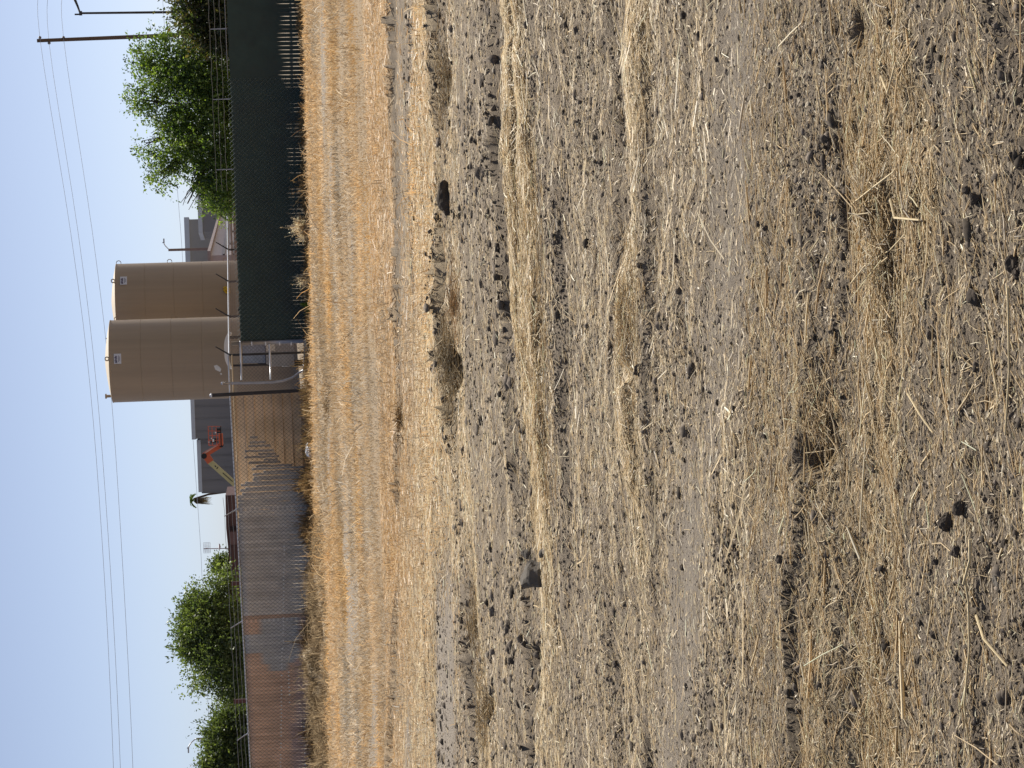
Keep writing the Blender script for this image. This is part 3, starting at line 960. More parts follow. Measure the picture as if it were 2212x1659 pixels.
def slat_material():
    """old paint on the slats: grey, with a bare brown stretch and a few grey roller patches"""
    m = bpy.data.materials.new("painted privacy slats")
    m.use_nodes = True
    nt = m.node_tree
    L = nt.links.new
    b = nt.nodes["Principled BSDF"]
    b.inputs['Roughness'].default_value = .7
    b.inputs['Specular IOR Level'].default_value = .2
    a = nt.nodes.new("ShaderNodeAttribute"); a.attribute_name = "tint"
    tc = nt.nodes.new("ShaderNodeTexCoord")
    n = nt.nodes.new("ShaderNodeTexNoise"); n.inputs['Scale'].default_value = 2.2; n.inputs['Detail'].default_value = 6
    L(tc.outputs['Object'], n.inputs['Vector'])
    r = nt.nodes.new("ShaderNodeValToRGB")
    r.color_ramp.elements[0].color = (.82, .82, .82, 1); r.color_ramp.elements[1].color = (1.1, 1.1, 1.1, 1)
    r.color_ramp.elements[0].position = .3; r.color_ramp.elements[1].position = .7
    L(n.outputs['Fac'], r.inputs[0])
    x = nt.nodes.new("ShaderNodeMixRGB"); x.blend_type = 'MULTIPLY'; x.inputs[0].default_value = 1
    L(a.outputs['Color'], x.inputs[1]); L(r.outputs[0], x.inputs[2])
    L(x.outputs[0], b.inputs['Base Color'])
    return m

def lerp(a, b, t): return a + (b - a) * t
# surveyed fence line: station yd -> (distance, top v)
def fence_Y(yd):
    return float(np.interp(yd, [-200, 0, 740, 850, 1659, 2000], [49.1, 50.3, 54.7, 55.0, 61.0, 63.6]))
def fence_top(yd):            # left fence top rail
    return at(float(np.interp(yd, [740, 850, 1100, 1345, 1659, 2000], [492, 497, 511, 524, 541, 559])), yd, fence_Y(yd))
def green_top(yd):
    return at(float(np.interp(yd, [-200, 0, 740], [479, 487, 517])), yd, fence_Y(yd))

def chain(b, A, B, zA0, zA1, zB0, zB1, dia=.12, rad=.0034, off=(0, 0, 0)):
    """woven wire between plan points A and B (x, y): two families of diagonals clipped to the panel"""
    A, B = np.array(A[:2], float), np.array(B[:2], float)
    Ln = float(np.linalg.norm(B - A))
    H = (zA1 - zA0 + zB1 - zB0) / 2
    def P(s, h):
        t = s / Ln
        q = A + (B - A) * t
        return np.array([q[0], q[1], lerp(zA0, zB0, t) + h * (lerp(zA1 - zA0, zB1 - zB0, t) / H)]) + np.array(off)
    s0 = -H
    while s0 < Ln + H:
        for sg in (1, -1):
            # h = sg*(s-s0) (+H)
            if sg == 1: sa, sb = max(0, s0), min(Ln, s0 + H)
            else: sa, sb = max(0, s0), min(Ln, s0 + H)
            if sb - sa < .02: continue
            ha, hb = (sa - s0, sb - s0) if sg == 1 else (H - (sa - s0), H - (sb - s0))
            b.tube([P(sa, ha), P(sb, hb)], rad, 3, cap=False)
        s0 += dia

# ---- left chain-link fence with painted slats
root = thing("chain_link_fence", (fence_top(850)[0], fence_top(850)[1], -.02),
             "chain link fence with ragged grey and brown privacy slats, left of the broken gate", "fence")
FDIR = fence_top(1659) - fence_top(850); FDIR[2] = 0; FDIR /= np.linalg.norm(FDIR)
FNRM = np.array([FDIR[1], -FDIR[0], 0]);  FNRM = FNRM if FNRM[1] < 0 else -FNRM      # toward the camera
stations = [850, 1100, 1341, 1583, 1830]
for i, ys_ in enumerate(stations):
    T = fence_top(ys_)
    b = MB()
    hh = T[2] if i else at(457, 850, 55)[2]
    if i == 0:
        b.tube([(T[0] + .02, T[1], -.3), (T[0] - .03, T[1], hh)], .05, 10)
        pp = b.build("post", DARKP, root)
        c = MB(); c.lathe((T[0] - .03, T[1], hh), [(.055, -.01), (.056, .02), (.03, .05), (.0, .055)], 10)
        c.build("post_cap", GALV_B, pp)
    else:
        b.tube([(T[0], T[1] + .06, -.4), (T[0], T[1] + .06, hh)], .035, 10)
        pp = b.build("post", GALV, root)
        c = MB()
        tip = np.array([T[0], T[1] + .06, hh]) + FNRM * .34 + np.array([0, 0, .33])
        c.tube([(T[0], T[1] + .06, hh - .03), tip], [.022, .014], 6)
        c.build("barb_arm", GALV_B, pp)
b = MB(); b.tube([fence_top(y_) for y_ in range(767, 2001, 60)], .022, 8); b.build("top_rail", GALV_B, root, smooth=True)
b = MB(); b.tube([fence_top(y_) + np.array([0, .05, -.09]) for y_ in (767, 820, 860, 930, 1000)], .016, 8); b.build("lower_rail", TANRAIL, root, smooth=True)
b = MB()
for k in range(3):
    f_ = .35 + .32 * k
    pts = []
    for y_ in range(1060, 2000, 30):
        T = fence_top(y_)
        pts.append(T + FNRM * .34 * f_ + np.array([0, .06, .33 * f_ + .012 * math.sin(y_ * .13 + k)]))
    b.tube(pts, .005, 4)
b.build("barbed_wire", WIRE_L, root)
b = MB()
prev = None
for y_ in (850, 960, 1100, 1341, 1583, 1830):
    T = fence_top(y_)
    if prev is not None:
        chain(b, prev, T, prev[2] - 2.02, prev[2] + .03, T[2] - 2.02, T[2] + .03, .125, .0038, off=tuple(FNRM * .035))
    prev = T
b.build("wire_mesh", WIRE, root)
# slats
RAG = {945: (540, 557), 956: (540, 575), 964: (536, 585), 975: (529, 592), 981: (558, 597), 988: (528, 603), 993: (570, 600), 1000: (537, 606),
       1007: (553, 632), 1013: (544, 660), 1019: (569, 662), 1025: (546, 999), 1031: (548, 999), 1036: (546, 999), 1043: (530, 999), 1048: (520, 999),
       1055: (530, 999), 1060: (519, 999), 1067: (523, 999)}
GREY = np.array([.74, .68, .60]); BROWN = np.array([.84, .58, .41]); BLUEG = np.array([.62, .61, .58]); PURP = np.array([.66, .475, .41])
def paint(yd, v):
    if yd < 1328: 
        return GREY
    if 1328 <= yd < 1340: return BROWN * .8
    patch = (1341 <= yd <= 1436 and 563 + (yd - 1341) * .05 < v < 643) or (1400 <= yd < 1449 and 575 < v < 620) or (1375 <= yd < 1410 and v <= 563)
    if patch: return BLUEG
    if v > 630 + (yd - 1340) * .02: return PURP
    return BROWN
sv, sq, stt = [], [], []
def slat(yc, w, v0, v1, jig, n=11):
    Yf = fence_Y(yc)
    top = at(v0, yc, Yf); bot = at(min(v1, 900), yc, Yf)
    z0, z1 = max(bot[2], fence_top(yc)[2] - 2.04), top[2]
    xb = top[0] + FNRM[0] * .0; yb = top[1]
    rows = []
    gapw = random.choice([.05, .09, .13, .17])
    for i in range(n + 1):
        t = i / n
        z = lerp(z1, z0, t)
        vv = lerp(v0, min(v1, 900), t)
        # real survey height for the paint
        vloc = survey(np.array([xb]), np.array([yb]), z)[0][0]
        narrow = 1 - gapw * sstep(.60, .78, (fence_top(yc)[2] - z) / 2.04)
        ww = w * (narrow if yc > 1100 else 1) * (1 + jig * random.uniform(-.25, .25))
        sh = jig * random.uniform(-.012, .012)
        c = np.array([xb, yb, z]) + FDIR * sh
        rows.append((c - FDIR * ww / 2, c + FDIR * ww / 2, paint(yc, float(vloc))))
    o = len(sv)
    tone = random.uniform(.86, 1.1) * (.58 if yc < 1010 else .76 if yc < 1045 else 1.0)
    for a_, b_, col in rows:
        sv.extend([a_ + FNRM * .004, b_ + FNRM * .004, b_ - FNRM * .004, a_ - FNRM * .004])
        stt.extend([np.append(col * tone, 1.0)] * 4)
    for i in range(n):
        p = o + i * 4
        sq.extend([(p, p + 1, p + 5, p + 4), (p + 2, p + 3, p + 7, p + 6), (p + 1, p + 2, p + 6, p + 5), (p + 3, p, p + 4, p + 7)])
    sq.append((o, o + 3, o + 2, o + 1)); e = o + n * 4; sq.append((e, e + 1, e + 2, e + 3))
for yc, (a_, b_) in RAG.items():
    slat(yc, .066 if yc < 1040 else .075, a_, b_ if b_ < 900 else 690, .8)
yc = 1074.0
while yc < 1900:
    tv = survey(np.array([fence_top(yc)[0]]), np.array([fence_top(yc)[1]]), fence_top(yc)[2] - .03)[0][0]
    pitch = float(np.linalg.norm((fence_top(yc + 8.15) - fence_top(yc))[:2]))
    w = pitch * (.995 if yc > 1120 else .95)
    slat(yc, w, tv + (random.uniform(0, 2) if yc < 1130 else random.uniform(-.5, 1)), 720, .12 if yc > 1130 else .5)
    yc += 8.15
sq_a = np.array(sq)
so_ = raw_mesh("privacy_slats", np.array(sv) - np.array(root["_o"]), 4, sq_a.ravel(), np.full(len(sq_a), 4), slat_material(), np.array(stt))
so_.parent = root
# pale clips that pin the slats, in rows
CLIP = mat("pale plastic clip", (.85, .83, .78), .4)
clip0 = None
for row_v, ya, yb in ((614, 1170, 1400), (612, 1400, 1659), (622, 1450, 1520), (652, 1560, 1659)):
    yc = ya
    while yc < yb:
        if random.random() < .8:
            vv = row_v - (yc - 1170) * (.012 if row_v < 620 else 0) + random.uniform(-.6, .6) + (yc - 1400) * .03 * (row_v > 620)
            p = at(vv, yc, fence_Y(yc)) + FNRM * .04
            if clip0 is None:
                b = MB(); b.box(p, (.034, .012, .042)); clip0 = b.build("slat_clip", CLIP, root); clip_at = p
            else:
                c = clip0.copy(); COL.objects.link(c); c.parent = root; c.location = tuple(p - clip_at)
        yc += 8.15

# ---- green slatted fence
GREEN = mat("dark green slat", (.026, .048, .040), .55, var=.15, scale=2, spec=.35, dirt=(.03, .035, .033), dirt_amt=.5)
gbase = green_top(370)
groot = thing("green_fence", (gbase[0], gbase[1], 0), "chain link fence filled with dark green privacy slats, right of the broken gate", "fence")
GDIR = green_top(0) - green_top(740); GDIR[2] = 0; GDIR /= np.linalg.norm(GDIR)
GN = np.array([GDIR[1], -GDIR[0], 0]); GN = GN if GN[1] < 0 else -GN
b = MB()
yc = 733.0
Lg = 0
while yc > -190:
    T = green_top(yc)
    z1 = T[2] - .03 + random.uniform(-.012, .008); z0 = .02
    zt = .02 + .72
    wt = .1165
    big_gap = yc < 172
    wb = wt * (.77 if big_gap else .87) * random.uniform(.97, 1.02)
    if random.random() < .3 and not big_gap: wb = wt * .975
    zt = (.72 if big_gap else .60) + random.uniform(-.1, .12)
    c0 = np.array([T[0], T[1], 0])
    def rowz(z, w):
        return [c0 + GDIR * -w / 2 + GN * .004 + (0, 0, z), c0 + GDIR * w / 2 + GN * .004 + (0, 0, z),
                c0 + GDIR * w / 2 - GN * .004 + (0, 0, z), c0 - GDIR * w / 2 - GN * .004 + (0, 0, z)]
    rws = [rowz(z1, wt), rowz((z1 + zt) / 2, wt * random.uniform(.995, 1.01)), rowz(zt, wt), rowz(zt * .6, wb * random.uniform(.95, 1.02)), rowz(zt * .3, wb), rowz(z0, wb)]
    o_ = []
    for q in rws: o_ += q
    fs = []
    for i in range(len(rws) - 1):
        p = i * 4
        fs += [(p, p + 1, p + 5, p + 4), (p + 2, p + 3, p + 7, p + 6), (p + 1, p + 2, p + 6, p + 5), (p + 3, p, p + 4, p + 7)]
    fs.append((0, 3, 2, 1))
    b.add(o_, fs)
    yc -= .117 * abs(GDIR[0]) / T[1] * FPX * 1.0
b.build("privacy_slats", GREEN, groot)
GWIRE = mat("green coated wire", (.20, .24, .235), .4, metal=.2, var=.1)
b = MB()
prev = None
for y_ in (735, 600, 460, 320, 168):
    T = green_top(y_)
    if prev is not None:
        chain(b, prev, T, .03, prev[2] + .04, .03, T[2] + .04, .125, .0036, off=tuple(GN * .03))
    prev = T
b.build("wire_mesh", GWIRE, groot)
for y_ in (-92, 61, 213, 365, 517, 669):
    T = green_top(y_)
    b = MB(); b.tube([(T[0], T[1] + .06, -.4), (T[0], T[1] + .06, T[2])], .03, 8)
    pp = b.build("post", DARKP, groot)
    if y_ < 400:
        c = MB(); tip = np.array([T[0], T[1] + .06, T[2]]) - GN * .04 + np.array([-.02, 0, .4])
        c.tube([(T[0], T[1] + .06, T[2] - .03), tip], [.016, .010], 6); c.build("barb_arm", GALV, pp)
b = MB(); b.tube([green_top(y_) + np.array([0, .03, .02]) for y_ in range(-190, 180, 30)], .010, 6); b.build("top_wire", WIRE_L, groot)
b = MB()
for k in range(3):
    pts = [green_top(y_) + np.array([-.02, .06, .15 + .13 * k + .012 * math.sin(y_ * .1 + k * 2)]) for y_ in range(-190, 420, 25)]
    b.tube(pts, .0045, 4)
b.build("barbed_wire", mat('dull barbed wire', (.20, .20, .19), .5), groot)

# ---- oblique fence running back from the gap
A2 = at(495, 767, 56.0); B2 = at(489, 340, 74.0)
oroot = thing("chain_link_fence", (A2[0], A2[1], 0), "bare chain link fence running back from the gate, seen end on above the green fence", "fence")
D2 = B2 - A2; L2 = float(np.linalg.norm(D2[:2])); d2 = np.array([D2[0], D2[1], 0]) / L2
N2 = np.array([d2[1], -d2[0], 0])
N2 = N2 if N2[0] > 0 else -N2
ztop2 = A2[2]
npost = int(L2 / 3.0) + 1
for i in range(npost):
    q = A2 + d2 * (i * 3.0)
    b = MB(); b.tube([(q[0], q[1], -.3), (q[0], q[1], ztop2)], .032, 8); pp = b.build("post", DARKP, oroot)
    c = MB(); c.tube([(q[0], q[1], ztop2 - .03), tuple(np.array([q[0], q[1], ztop2]) + N2 * .26 + np.array([0, 0, .36]))], [.024, .014], 6)
    c.build("barb_arm", DARKP, pp)
b = MB(); b.tube([np.array([A2[0], A2[1], ztop2]) + d2 * s_ for s_ in np.linspace(0, L2, 8)], .021, 8); b.build("top_rail", GALV_B, oroot, smooth=True)
b = MB(); chain(b, A2, A2 + d2 * L2, .05, ztop2, .05, ztop2, .11, .0040, off=tuple(N2 * .03)); b.build("wire_mesh", mat("rusty wire", (.20, .15, .13), .6, metal=.3), oroot)

# ---- broken gate in the gap
P1 = at(500, 740, 54.7)
gtop = at(512, 740, 54.7)
gate = thing("broken_gate", (P1[0], P1[1], 0), "broken pipe gate with three bright rails and loose wire in the gap between the fences", "gate")
b = MB(); pT = at(500, 742, 54.68); pB = at(672, 736, 54.68)
b.tube([(pB[0], pB[1], -.2), (pT[0], pT[1], pT[2])], .058, 12); pp = b.build("hinge_post", GALV, gate, smooth=True)
for v_ in (520, 545, 575, 605, 630):
    c = MB(); q = at(v_, 741, 54.68); c.lathe((q[0], q[1], q[2]), [(.058, 0), (.064, .003), (.064, .028), (.058, .031)], 12)
    c.build("hinge_band", GALV_B, pp)
bent = [(480, 828), (500, 828), (560, 827), (590, 826), (612, 823), (632, 816), (645, 806), (655, 800)]
b = MB(); b.tube([at(v_, y_, 54.75) for v_, y_ in bent], [.036] * 5 + [.033, .03, .028], 10); pp = b.build("bent_post", GALV, gate, smooth=True)
c = MB(); q = at(480, 828, 54.75); c.lathe((q[0], q[1], q[2] - .02), [(.04, 0), (.042, .02), (.025, .05), (0, .055)], 10); c.build("post_cap", GALV_B, pp)
for (va, vb, ya, yb) in ((519, 522, 743, 821), (582, 585, 743, 820), (660, 655, 742, 806)):
    b = MB(); b.tube([at(va, ya, 54.62), at((va + vb) / 2 + .5, (ya + yb) / 2, 54.62), at(vb, yb, 54.66)], .024, 8); b.build("rail", GALV_B, gate, smooth=True)
b = MB()
qa, qb = at(512, 745, 54.72), at(512, 826, 54.78)
chain(b, qa, qb, .35, qa[2], .4, qa[2] - .02, .10, .0026)
qc, qd = at(512, 828, 54.8), at(512, 849, 54.95)
chain(b, qc, qd, .2, qc[2], .2, qc[2], .09, .0030)
b.build("wire_mesh", WIRE, gate)

# ------------------------------------------------------------------ tan shed wall behind the left fence
TAN = mat("tan siding", (.74, .56, .38), .75, var=.12, scale=1.2, spec=.25, dirt=(.2, .13, .07), dirt_amt=.5)
wa, wb_ = fence_top(852) + np.array([.0, 1.1, 0]), fence_top(1165) + np.array([0, 1.1, 0])
shed = thing("metal_shed", ((wa[0] + wb_[0]) / 2, (wa[1] + wb_[1]) / 2, 0), "low tan metal shed with horizontal ribs close behind the chain link fence", "shed")
b = MB()
wd = (wb_ - wa); wd[2] = 0; Lw = np.linalg.norm(wd); wd /= Lw
wn_ = np.array([wd[1], -wd[0], 0]); wn_ = wn_ if wn_[1] < 0 else -wn_
top = 2.06
BK = np.array([-.02, 1.0, 0])
prof = []                                   # vertical profile of the ribbed wall (height, proud)
z = 0.0
while z < top - .06:
    prof += [(z, 0), (z + .205, 0), (z + .213, .045), (z + .237, .045), (z + .245, 0)]
    z += .25
prof.append((top, 0))
vs_, fs_ = [], []
for (zz, pr) in prof:
    for e, dz in ((wa, wa[2] - 2.08), (wb_, wb_[2] - 2.08)):
        p = np.array([e[0], e[1], zz + dz]) + wn_ * pr
        vs_.append(p)
for i in range(len(prof) - 1):
    fs_.append((i * 2, i * 2 + 1, i * 2 + 3, i * 2 + 2))
b.add(vs_, fs_); b.build("wall", TAN, shed)
b = MB()
for e0, e1 in ((wa, wb_),):
    c_ = (e0 + e1) / 2
    ln_ = Lw + .1
    ax = (wd, wn_, np.array([0, 0, 1.0]))
    ze0, ze1 = e0[2] - 2.08 + top, e1[2] - 2.08 + top
    q0 = [(e0[0], e0[1], ze0), (e1[0], e1[1], ze1), tuple(np.array([e1[0], e1[1], ze1]) + BK * 2.4), tuple(np.array([e0[0], e0[1], ze0]) + BK * 2.4)]
    b.prism([tuple(np.array(p) + wn_ * (.05 if i_ < 2 else 0)) for i_, p in enumerate(q0)], (0, 0, .03))
b.build("roof", mat("tan shed roof", (.50, .39, .25), .6, var=.1), shed)
b = MB()
for e in (wa, wb_):
    b.box(np.array([e[0], e[1], (top - .02) / 2 + e[2] - 2.08]) + BK * 1.2, (.04, 2.3, top - .03), (np.array([1.0, 0, 0]), BK, np.array([0, 0, 1.0])))
b.build("end_wall", TAN, shed)

# ------------------------------------------------------------------ storage tanks
TANK = mat("tan tank paint", (.335, .255, .175), .5, var=.07, scale=.9, spec=.45, stretch=(3, 3, .14), dirt=(.30, .215, .14), dirt_amt=.4)
TANKTOP = mat("tank roof paint", (.50, .42, .31), .55, var=.06, scale=1.5)
SIGN = mat("white sign plate", (.62, .62, .66), .4, var=.03)
INK = mat("faded dark print", (.07, .05, .11), .6)
def make_tank(cx_px, Y, top_v, label, sign_px, lugs_px, extra=None):
    c = at(540, cx_px, Y); r = 87.5 / FPX * 72.0
    H = at(top_v, cx_px, Y)[2]
    z0 = .12
    t = thing("storage_tank", (c[0], c[1], 0), label, "tank", "storage tanks behind the fences")
    cc = (c[0], c[1], 0)
    b = MB()
    b.lathe(cc, [(r + .03, 0), (r + .03, z0), (r, z0)], 96)
    nb = 6
    zp = z0
    for k in range(1, nb + 1):              # plate courses with a shallow weld groove between
        zz = z0 + (H - .03 - z0) * k / nb
        b.lathe(cc, [(r, zp), (r, zz - .02)], 96)
        if k < nb:
            b.lathe(cc, [(r, zz - .02), (r - .010, zz - .012), (r - .010, zz - .008), (r, zz)], 96)
        else:
            b.lathe(cc, [(r, zz - .02), (r + .008, zz - .01), (r + .008, zz + .02), (r - .03, zz + .03)], 96)
        zp = zz
    b.build("shell", TANK, t, smooth=False)
    for p in t.children[0].data.polygons: p.use_smooth = True
    b = MB(); b.lathe(cc, [(r - .03, H - .002), (r * .75, H + .07), (r * .4, H + .15), (.18, H + .195), (0, H + .20)], 72); b.build("roof", TANKTOP, t, smooth=True)
    def face(px, v_, out=.0):
        # point on the near wall of the tank seen at this bearing
        X = at(v_, px, Y - r)[0] - cc[0]
        X = max(-r * .995, min(r * .995, X))
        yy = -math.sqrt(max(0, r * r - X * X))
        n = np.array([X / r, yy / r, 0])
        zz = at(v_, px, Y + yy)[2]
        return np.array([cc[0], cc[1], 0]) + n * (r + out) + np.array([0, 0, zz]), n
    p, n = face(sign_px, top_v + 14, .012)
    tg = np.array([-n[1], n[0], 0])
    b = MB(); b.box(p, (.34, .02, .24), (tg, n, np.array([0, 0, 1.0]))); s = b.build("sign", SIGN, t)
    b = MB()
    rs = random.Random(4)
    xx = -.13                                   # a band of slanted lettering and two lines of small print, too far to read
    while xx < .12:
        w = rs.uniform(.018, .03)
        b.box(p + tg * xx + n * .013 + np.array([0, 0, .055 + rs.uniform(-.01, .01)]), (w, .006, rs.uniform(.05, .085)), (tg, n, np.array([0, 0, 1.0])))
        xx += w + .012
    for zz in (-.03, -.07):
        b.box(p + n * .013 + np.array([0, 0, zz]), (.22 if zz > -.05 else .15, .006, .012), (tg, n, np.array([0, 0, 1.0])))
    b.build("lettering", INK, s)
    for (px, v_, kind) in lugs_px:
        if kind == 'top':
            X = at(v_, px, Y - r)[0]
            q = np.array([X, cc[1] - math.sqrt(max(0, r * r - (X - cc[0]) ** 2)) + .02, H + .05])
            b = MB(); b.ring(q, (1, 0, 0), (0, 0, 1), .062, .022, 14); b.box(q + np.array([0, 0, -.075]), (.1, .03, .05))
        else:
            sg = 1 if kind == 'right' else -1
            q = np.array([cc[0] + sg * (r + .03), cc[1], at(v_, px, Y)[2]])
            b = MB(); b.ring(q, (1, 0, 0), (0, 0, 1), .085, .014, 14)
        b.build("lifting_lug", TANK, t)
    return t, face, cc, r, H
t1, face1, c1, r1, H1 = make_tank(770.5, 72.0, 240, "nearer tan steel storage tank with a white splash low on its side", 775,
    [(775, 236, 'top'), (683, 252, 'right'), (683, 376, 'right')])
b = MB(); q = np.array([c1[0] - r1 * .84, c1[1] + .2, H1])
b.tube([q + (0, 0, -.02), q + (0, 0, .2)], .05, 10); b.tube([q + (0, 0, .2), q + (0, 0, .215), q + (0, 0, .26)], [.05, .09, .085], 10); b.build("vent", TANK, t1)
b = MB(); q = np.array([c1[0] + r1 * .55, c1[1] - .6, H1]); b.tube([q, q + (0, 0, .12)], .018, 6); b.build("vent_pipe", GALV, t1)
b = MB()                                        # splash of dried white paint
blob = [(462, 790), (468, 788), (474, 792), (478, 797), (476, 803), (470, 801), (465, 798)]
ps = [face1(y_, v_, .004)[0] for v_, y_ in blob]
n_ = face1(796, 470)[1]
b.prism([tuple(p) for p in ps], tuple(n_ * .006))
blob = [(475, 806), (478, 805), (480, 808), (477, 810)]
b.prism([tuple(face1(y_, v_, .004)[0]) for v_, y_ in blob], tuple(n_ * .006))
b.build("paint_splash", mat("dried white splash", (.7, .68, .64), .7), t1)
t2, face2, c2, r2, H2 = make_tank(645, 76.5, 253, "farther tan steel storage tank with a yellow valve, partly hidden by the nearer tank", 606,
    [(606, 248, 'top'), (559, 256, 'right'), (557, 366, 'right'), (556, 487, 'right')])
b = MB()
YEL = mat("yellow valve", (.62, .40, .03), .4, var=.05)
for (v_, y_, rr) in ((487, 625, .07), (491, 628, .09)):
    p, n = face2(y_, v_, .06)
    b.ring(p, (1, 0, 0), (0, 0, 1), rr, .035, 12)
p, n = face2(626, 489, 0); b.tube([p, p + n * .12], .04, 8)
b.build("valve", YEL, t2)

# ------------------------------------------------------------------ white utility cart in the gap
cart_p = at(660, 757, 60.0)
cart = thing("utility_cart", (cart_p[0], cart_p[1], 0), "white roofed utility cart parked behind the broken gate in front of the tank", "cart")
WHT = mat("white cart plastic", (.74, .72, .68), .4, var=.04)
GRY = mat("grey cart panel", (.32, .34, .38), .5, var=.08)
cx, cy = at(500, 757, 60.0)[0], 60.6
zr = at(484.5, 757, 60.0)[2]
b = MB()
n = 18
poly = []
for i in range(n + 1):
    t = -1 + 2 * i / n
    poly.append((cx + .52 * t, cy - .8, zr - .14 * abs(t) ** 3.2))
for i in range(n, -1, -1):
    t = -1 + 2 * i / n
    poly.append((cx + .52 * t, cy - .8, zr - .11 - .12 * abs(t) ** 3.2))
b.prism(poly, (0, 1.7, 0)); b.build("roof", WHT, cart)
for sx in (-.44, .40):
    for sy in (-.72, .78):
        b = MB(); b.tube([(cx + sx, cy + sy, .75), (cx + sx * .97, cy + sy * .95, zr - .14)], .022, 8); b.build("roof_post", DARKP, cart)
b = MB()
b.prism([(cx - .5, cy - .9, .32), (cx + .5, cy - .9, .32), (cx + .5, cy - .9, .95), (cx + .42, cy - .9, 1.12), (cx - .42, cy - .9, 1.12), (cx - .5, cy - .9, .95)], (0, .5, 0))
b.box((cx, cy + .2, .5), (1.0, 1.6, .28))
b.build("body", GRY, cart)
b = MB(); b.box((cx + .12, cy - .915, .98), (.36, .02, .26)); b.build("white_panel", WHT, cart)
b = MB(); b.box((cx, cy - .1, .8), (.9, .5, .16)); b.box((cx, cy + .16, 1.1), (.9, .12, .5)); b.build("seat", DARKP, cart)
b = MB(); b.prism([(cx - .4, cy - .66, 1.14), (cx + .4, cy - .66, 1.14), (cx + .38, cy - .6, 1.78), (cx - .38, cy - .6, 1.78)], (0, .015, 0)); b.build("windscreen", mat("dusty windscreen", (.30, .34, .40), .15, spec=.6), cart)
for sx in (-.42, .42):
    for sy in (-.62, .72):
        b = MB(); b.tube([(cx + sx - .08, cy + sy, .24), (cx + sx + .08, cy + sy, .24)], .24, 18); b.build("wheel", DARKP, cart)

# ------------------------------------------------------------------ buildings behind
WHS = mat("dark grey metal cladding", (.19, .19, .20), .6, var=.06, scale=.25, spec=.3, stretch=(6, 1, .2))
FASC = mat("pale fascia", (.46, .50, .56), .5, var=.03)
def facade(b, pts, depth):
    b.prism([tuple(p) for p in pts], (0, depth, 0))
YW = 185.0
w0, w1, w2 = at(425, 800, YW), at(425, 948, YW), at(432, 1066, YW)
wz_hi = at(420, 900, YW)[2]; wz_lo = at(433, 1000, YW)[2]
wh = thing("warehouse", ((w0[0] + w2[0]) / 2, YW, 0), "wide dark grey warehouse with a pale stepped roof edge behind the boom lift", "warehouse")
b = MB(); b.box(((w0[0] + w1[0]) / 2, YW + 15, wz_hi / 2), (abs(w0[0] - w1[0]), 30, wz_hi)); wl = b.build("wall", WHS, wh)
b = MB(); b.box(((w1[0] + w2[0]) / 2, YW + 15.4, wz_lo / 2), (abs(w1[0] - w2[0]) - .01, 30, wz_lo)); wl2 = b.build("wall", WHS, wh)
b = MB(); b.box(((w0[0] + w1[0]) / 2, YW + 15, wz_hi + .13), (abs(w0[0] - w1[0]) + .1, 30.2, .34)); b.build("roof_edge", FASC, wh)
b = MB(); b.box(((w1[0] + w2[0]) / 2, YW + 15.4, wz_lo + .10), (abs(w1[0] - w2[0]) - .2, 30.2, .34)); b.build("roof_edge", FASC, wh)
b = MB()
xx = w2[0]
while xx < w0[0]:
    hi = xx > w1[0]
    b.box((xx, YW - (.03 if hi else -.37), (wz_hi if hi else wz_lo) / 2), (.05, .06, (wz_hi if hi else wz_lo) - .1)); xx += 1.1
b.build("panel_ribs", WHS, wh)

GB = mat("grey block building", (.30, .29, .28), .8, var=.07, scale=.3, stretch=(1, 1, 2))
GB2 = mat("blue grey block building", (.20, .205, .22), .8, var=.05, scale=.3)
YG = 150.0
g0, g1 = at(403, 585, YG), at(406, 474, YG)
gb = thing("block_building", ((g0[0] + g1[0]) / 2, YG, 0), "tall flat roofed grey building beside the farther tank", "building")
gzt = at(408, 530, YG)[2]
b = MB(); b.box(((g0[0] + g1[0]) / 2, YG + 8, gzt / 2), (abs(g1[0] - g0[0]), 16, gzt)); b.build("wall", GB, gb)
b = MB(); b.box(((g0[0] + g1[0]) / 2, YG + 8, gzt + .1), (abs(g1[0] - g0[0]) + .3, 16.3, .35)); b.build("roof_edge", FASC, gb)
g2, g3 = at(430, 501, 140), at(430, 380, 140)
gb2 = thing("block_building", ((g2[0] + g3[0]) / 2, 140, 0), "lower blue grey building with a pale roof edge, half hidden by the green tree", "building")
gz2 = at(435, 470, 140)[2]
b = MB(); b.box(((g2[0] + g3[0]) / 2, 143, gz2 / 2), (abs(g3[0] - g2[0]), 6, gz2)); b.build("wall", GB2, gb2)
b = MB(); b.box(((g2[0] + g3[0]) / 2, 143, gz2 + .08), (abs(g3[0] - g2[0]) + .2, 6.3, .28)); b.build("roof_edge", FASC, gb2)
# long low shed running away
la, lb_ = at(452, 552, 86), at(479, 462, 132)
PINK = mat("pale pinkish metal siding", (.40, .34, .34), .55, var=.06, scale=.5, stretch=(.3, .3, 5))
ls = thing("long_shed", (la[0], la[1], 0), "long low pinkish grey shed running back beside the tanks", "shed")
dl = np.array([lb_[0] - la[0], lb_[1] - la[1], 0]); Ll = np.linalg.norm(dl); dl /= Ll; nl = np.array([dl[1], -dl[0], 0])
zc = (la[2] + lb_[2]) / 2
axl = (dl, nl, np.array([0, 0, 1.0]))
cb = (la + lb_) / 2; cb[2] = 0
b = MB(); b.box(cb - nl * 2.0 + np.array([0, 0, zc / 2]), (Ll, 4.0, zc), axl); b.build("wall", PINK, ls)
b = MB(); b.box(cb - nl * 2.0 + np.array([0, 0, zc + .05]), (Ll + .3, 4.4, .12), axl); b.build("roof", mat("dull pinkish roof", (.30, .25, .25), .7), ls)
DKT = mat("dark trim", (.10, .09, .10), .6)
b = MB()
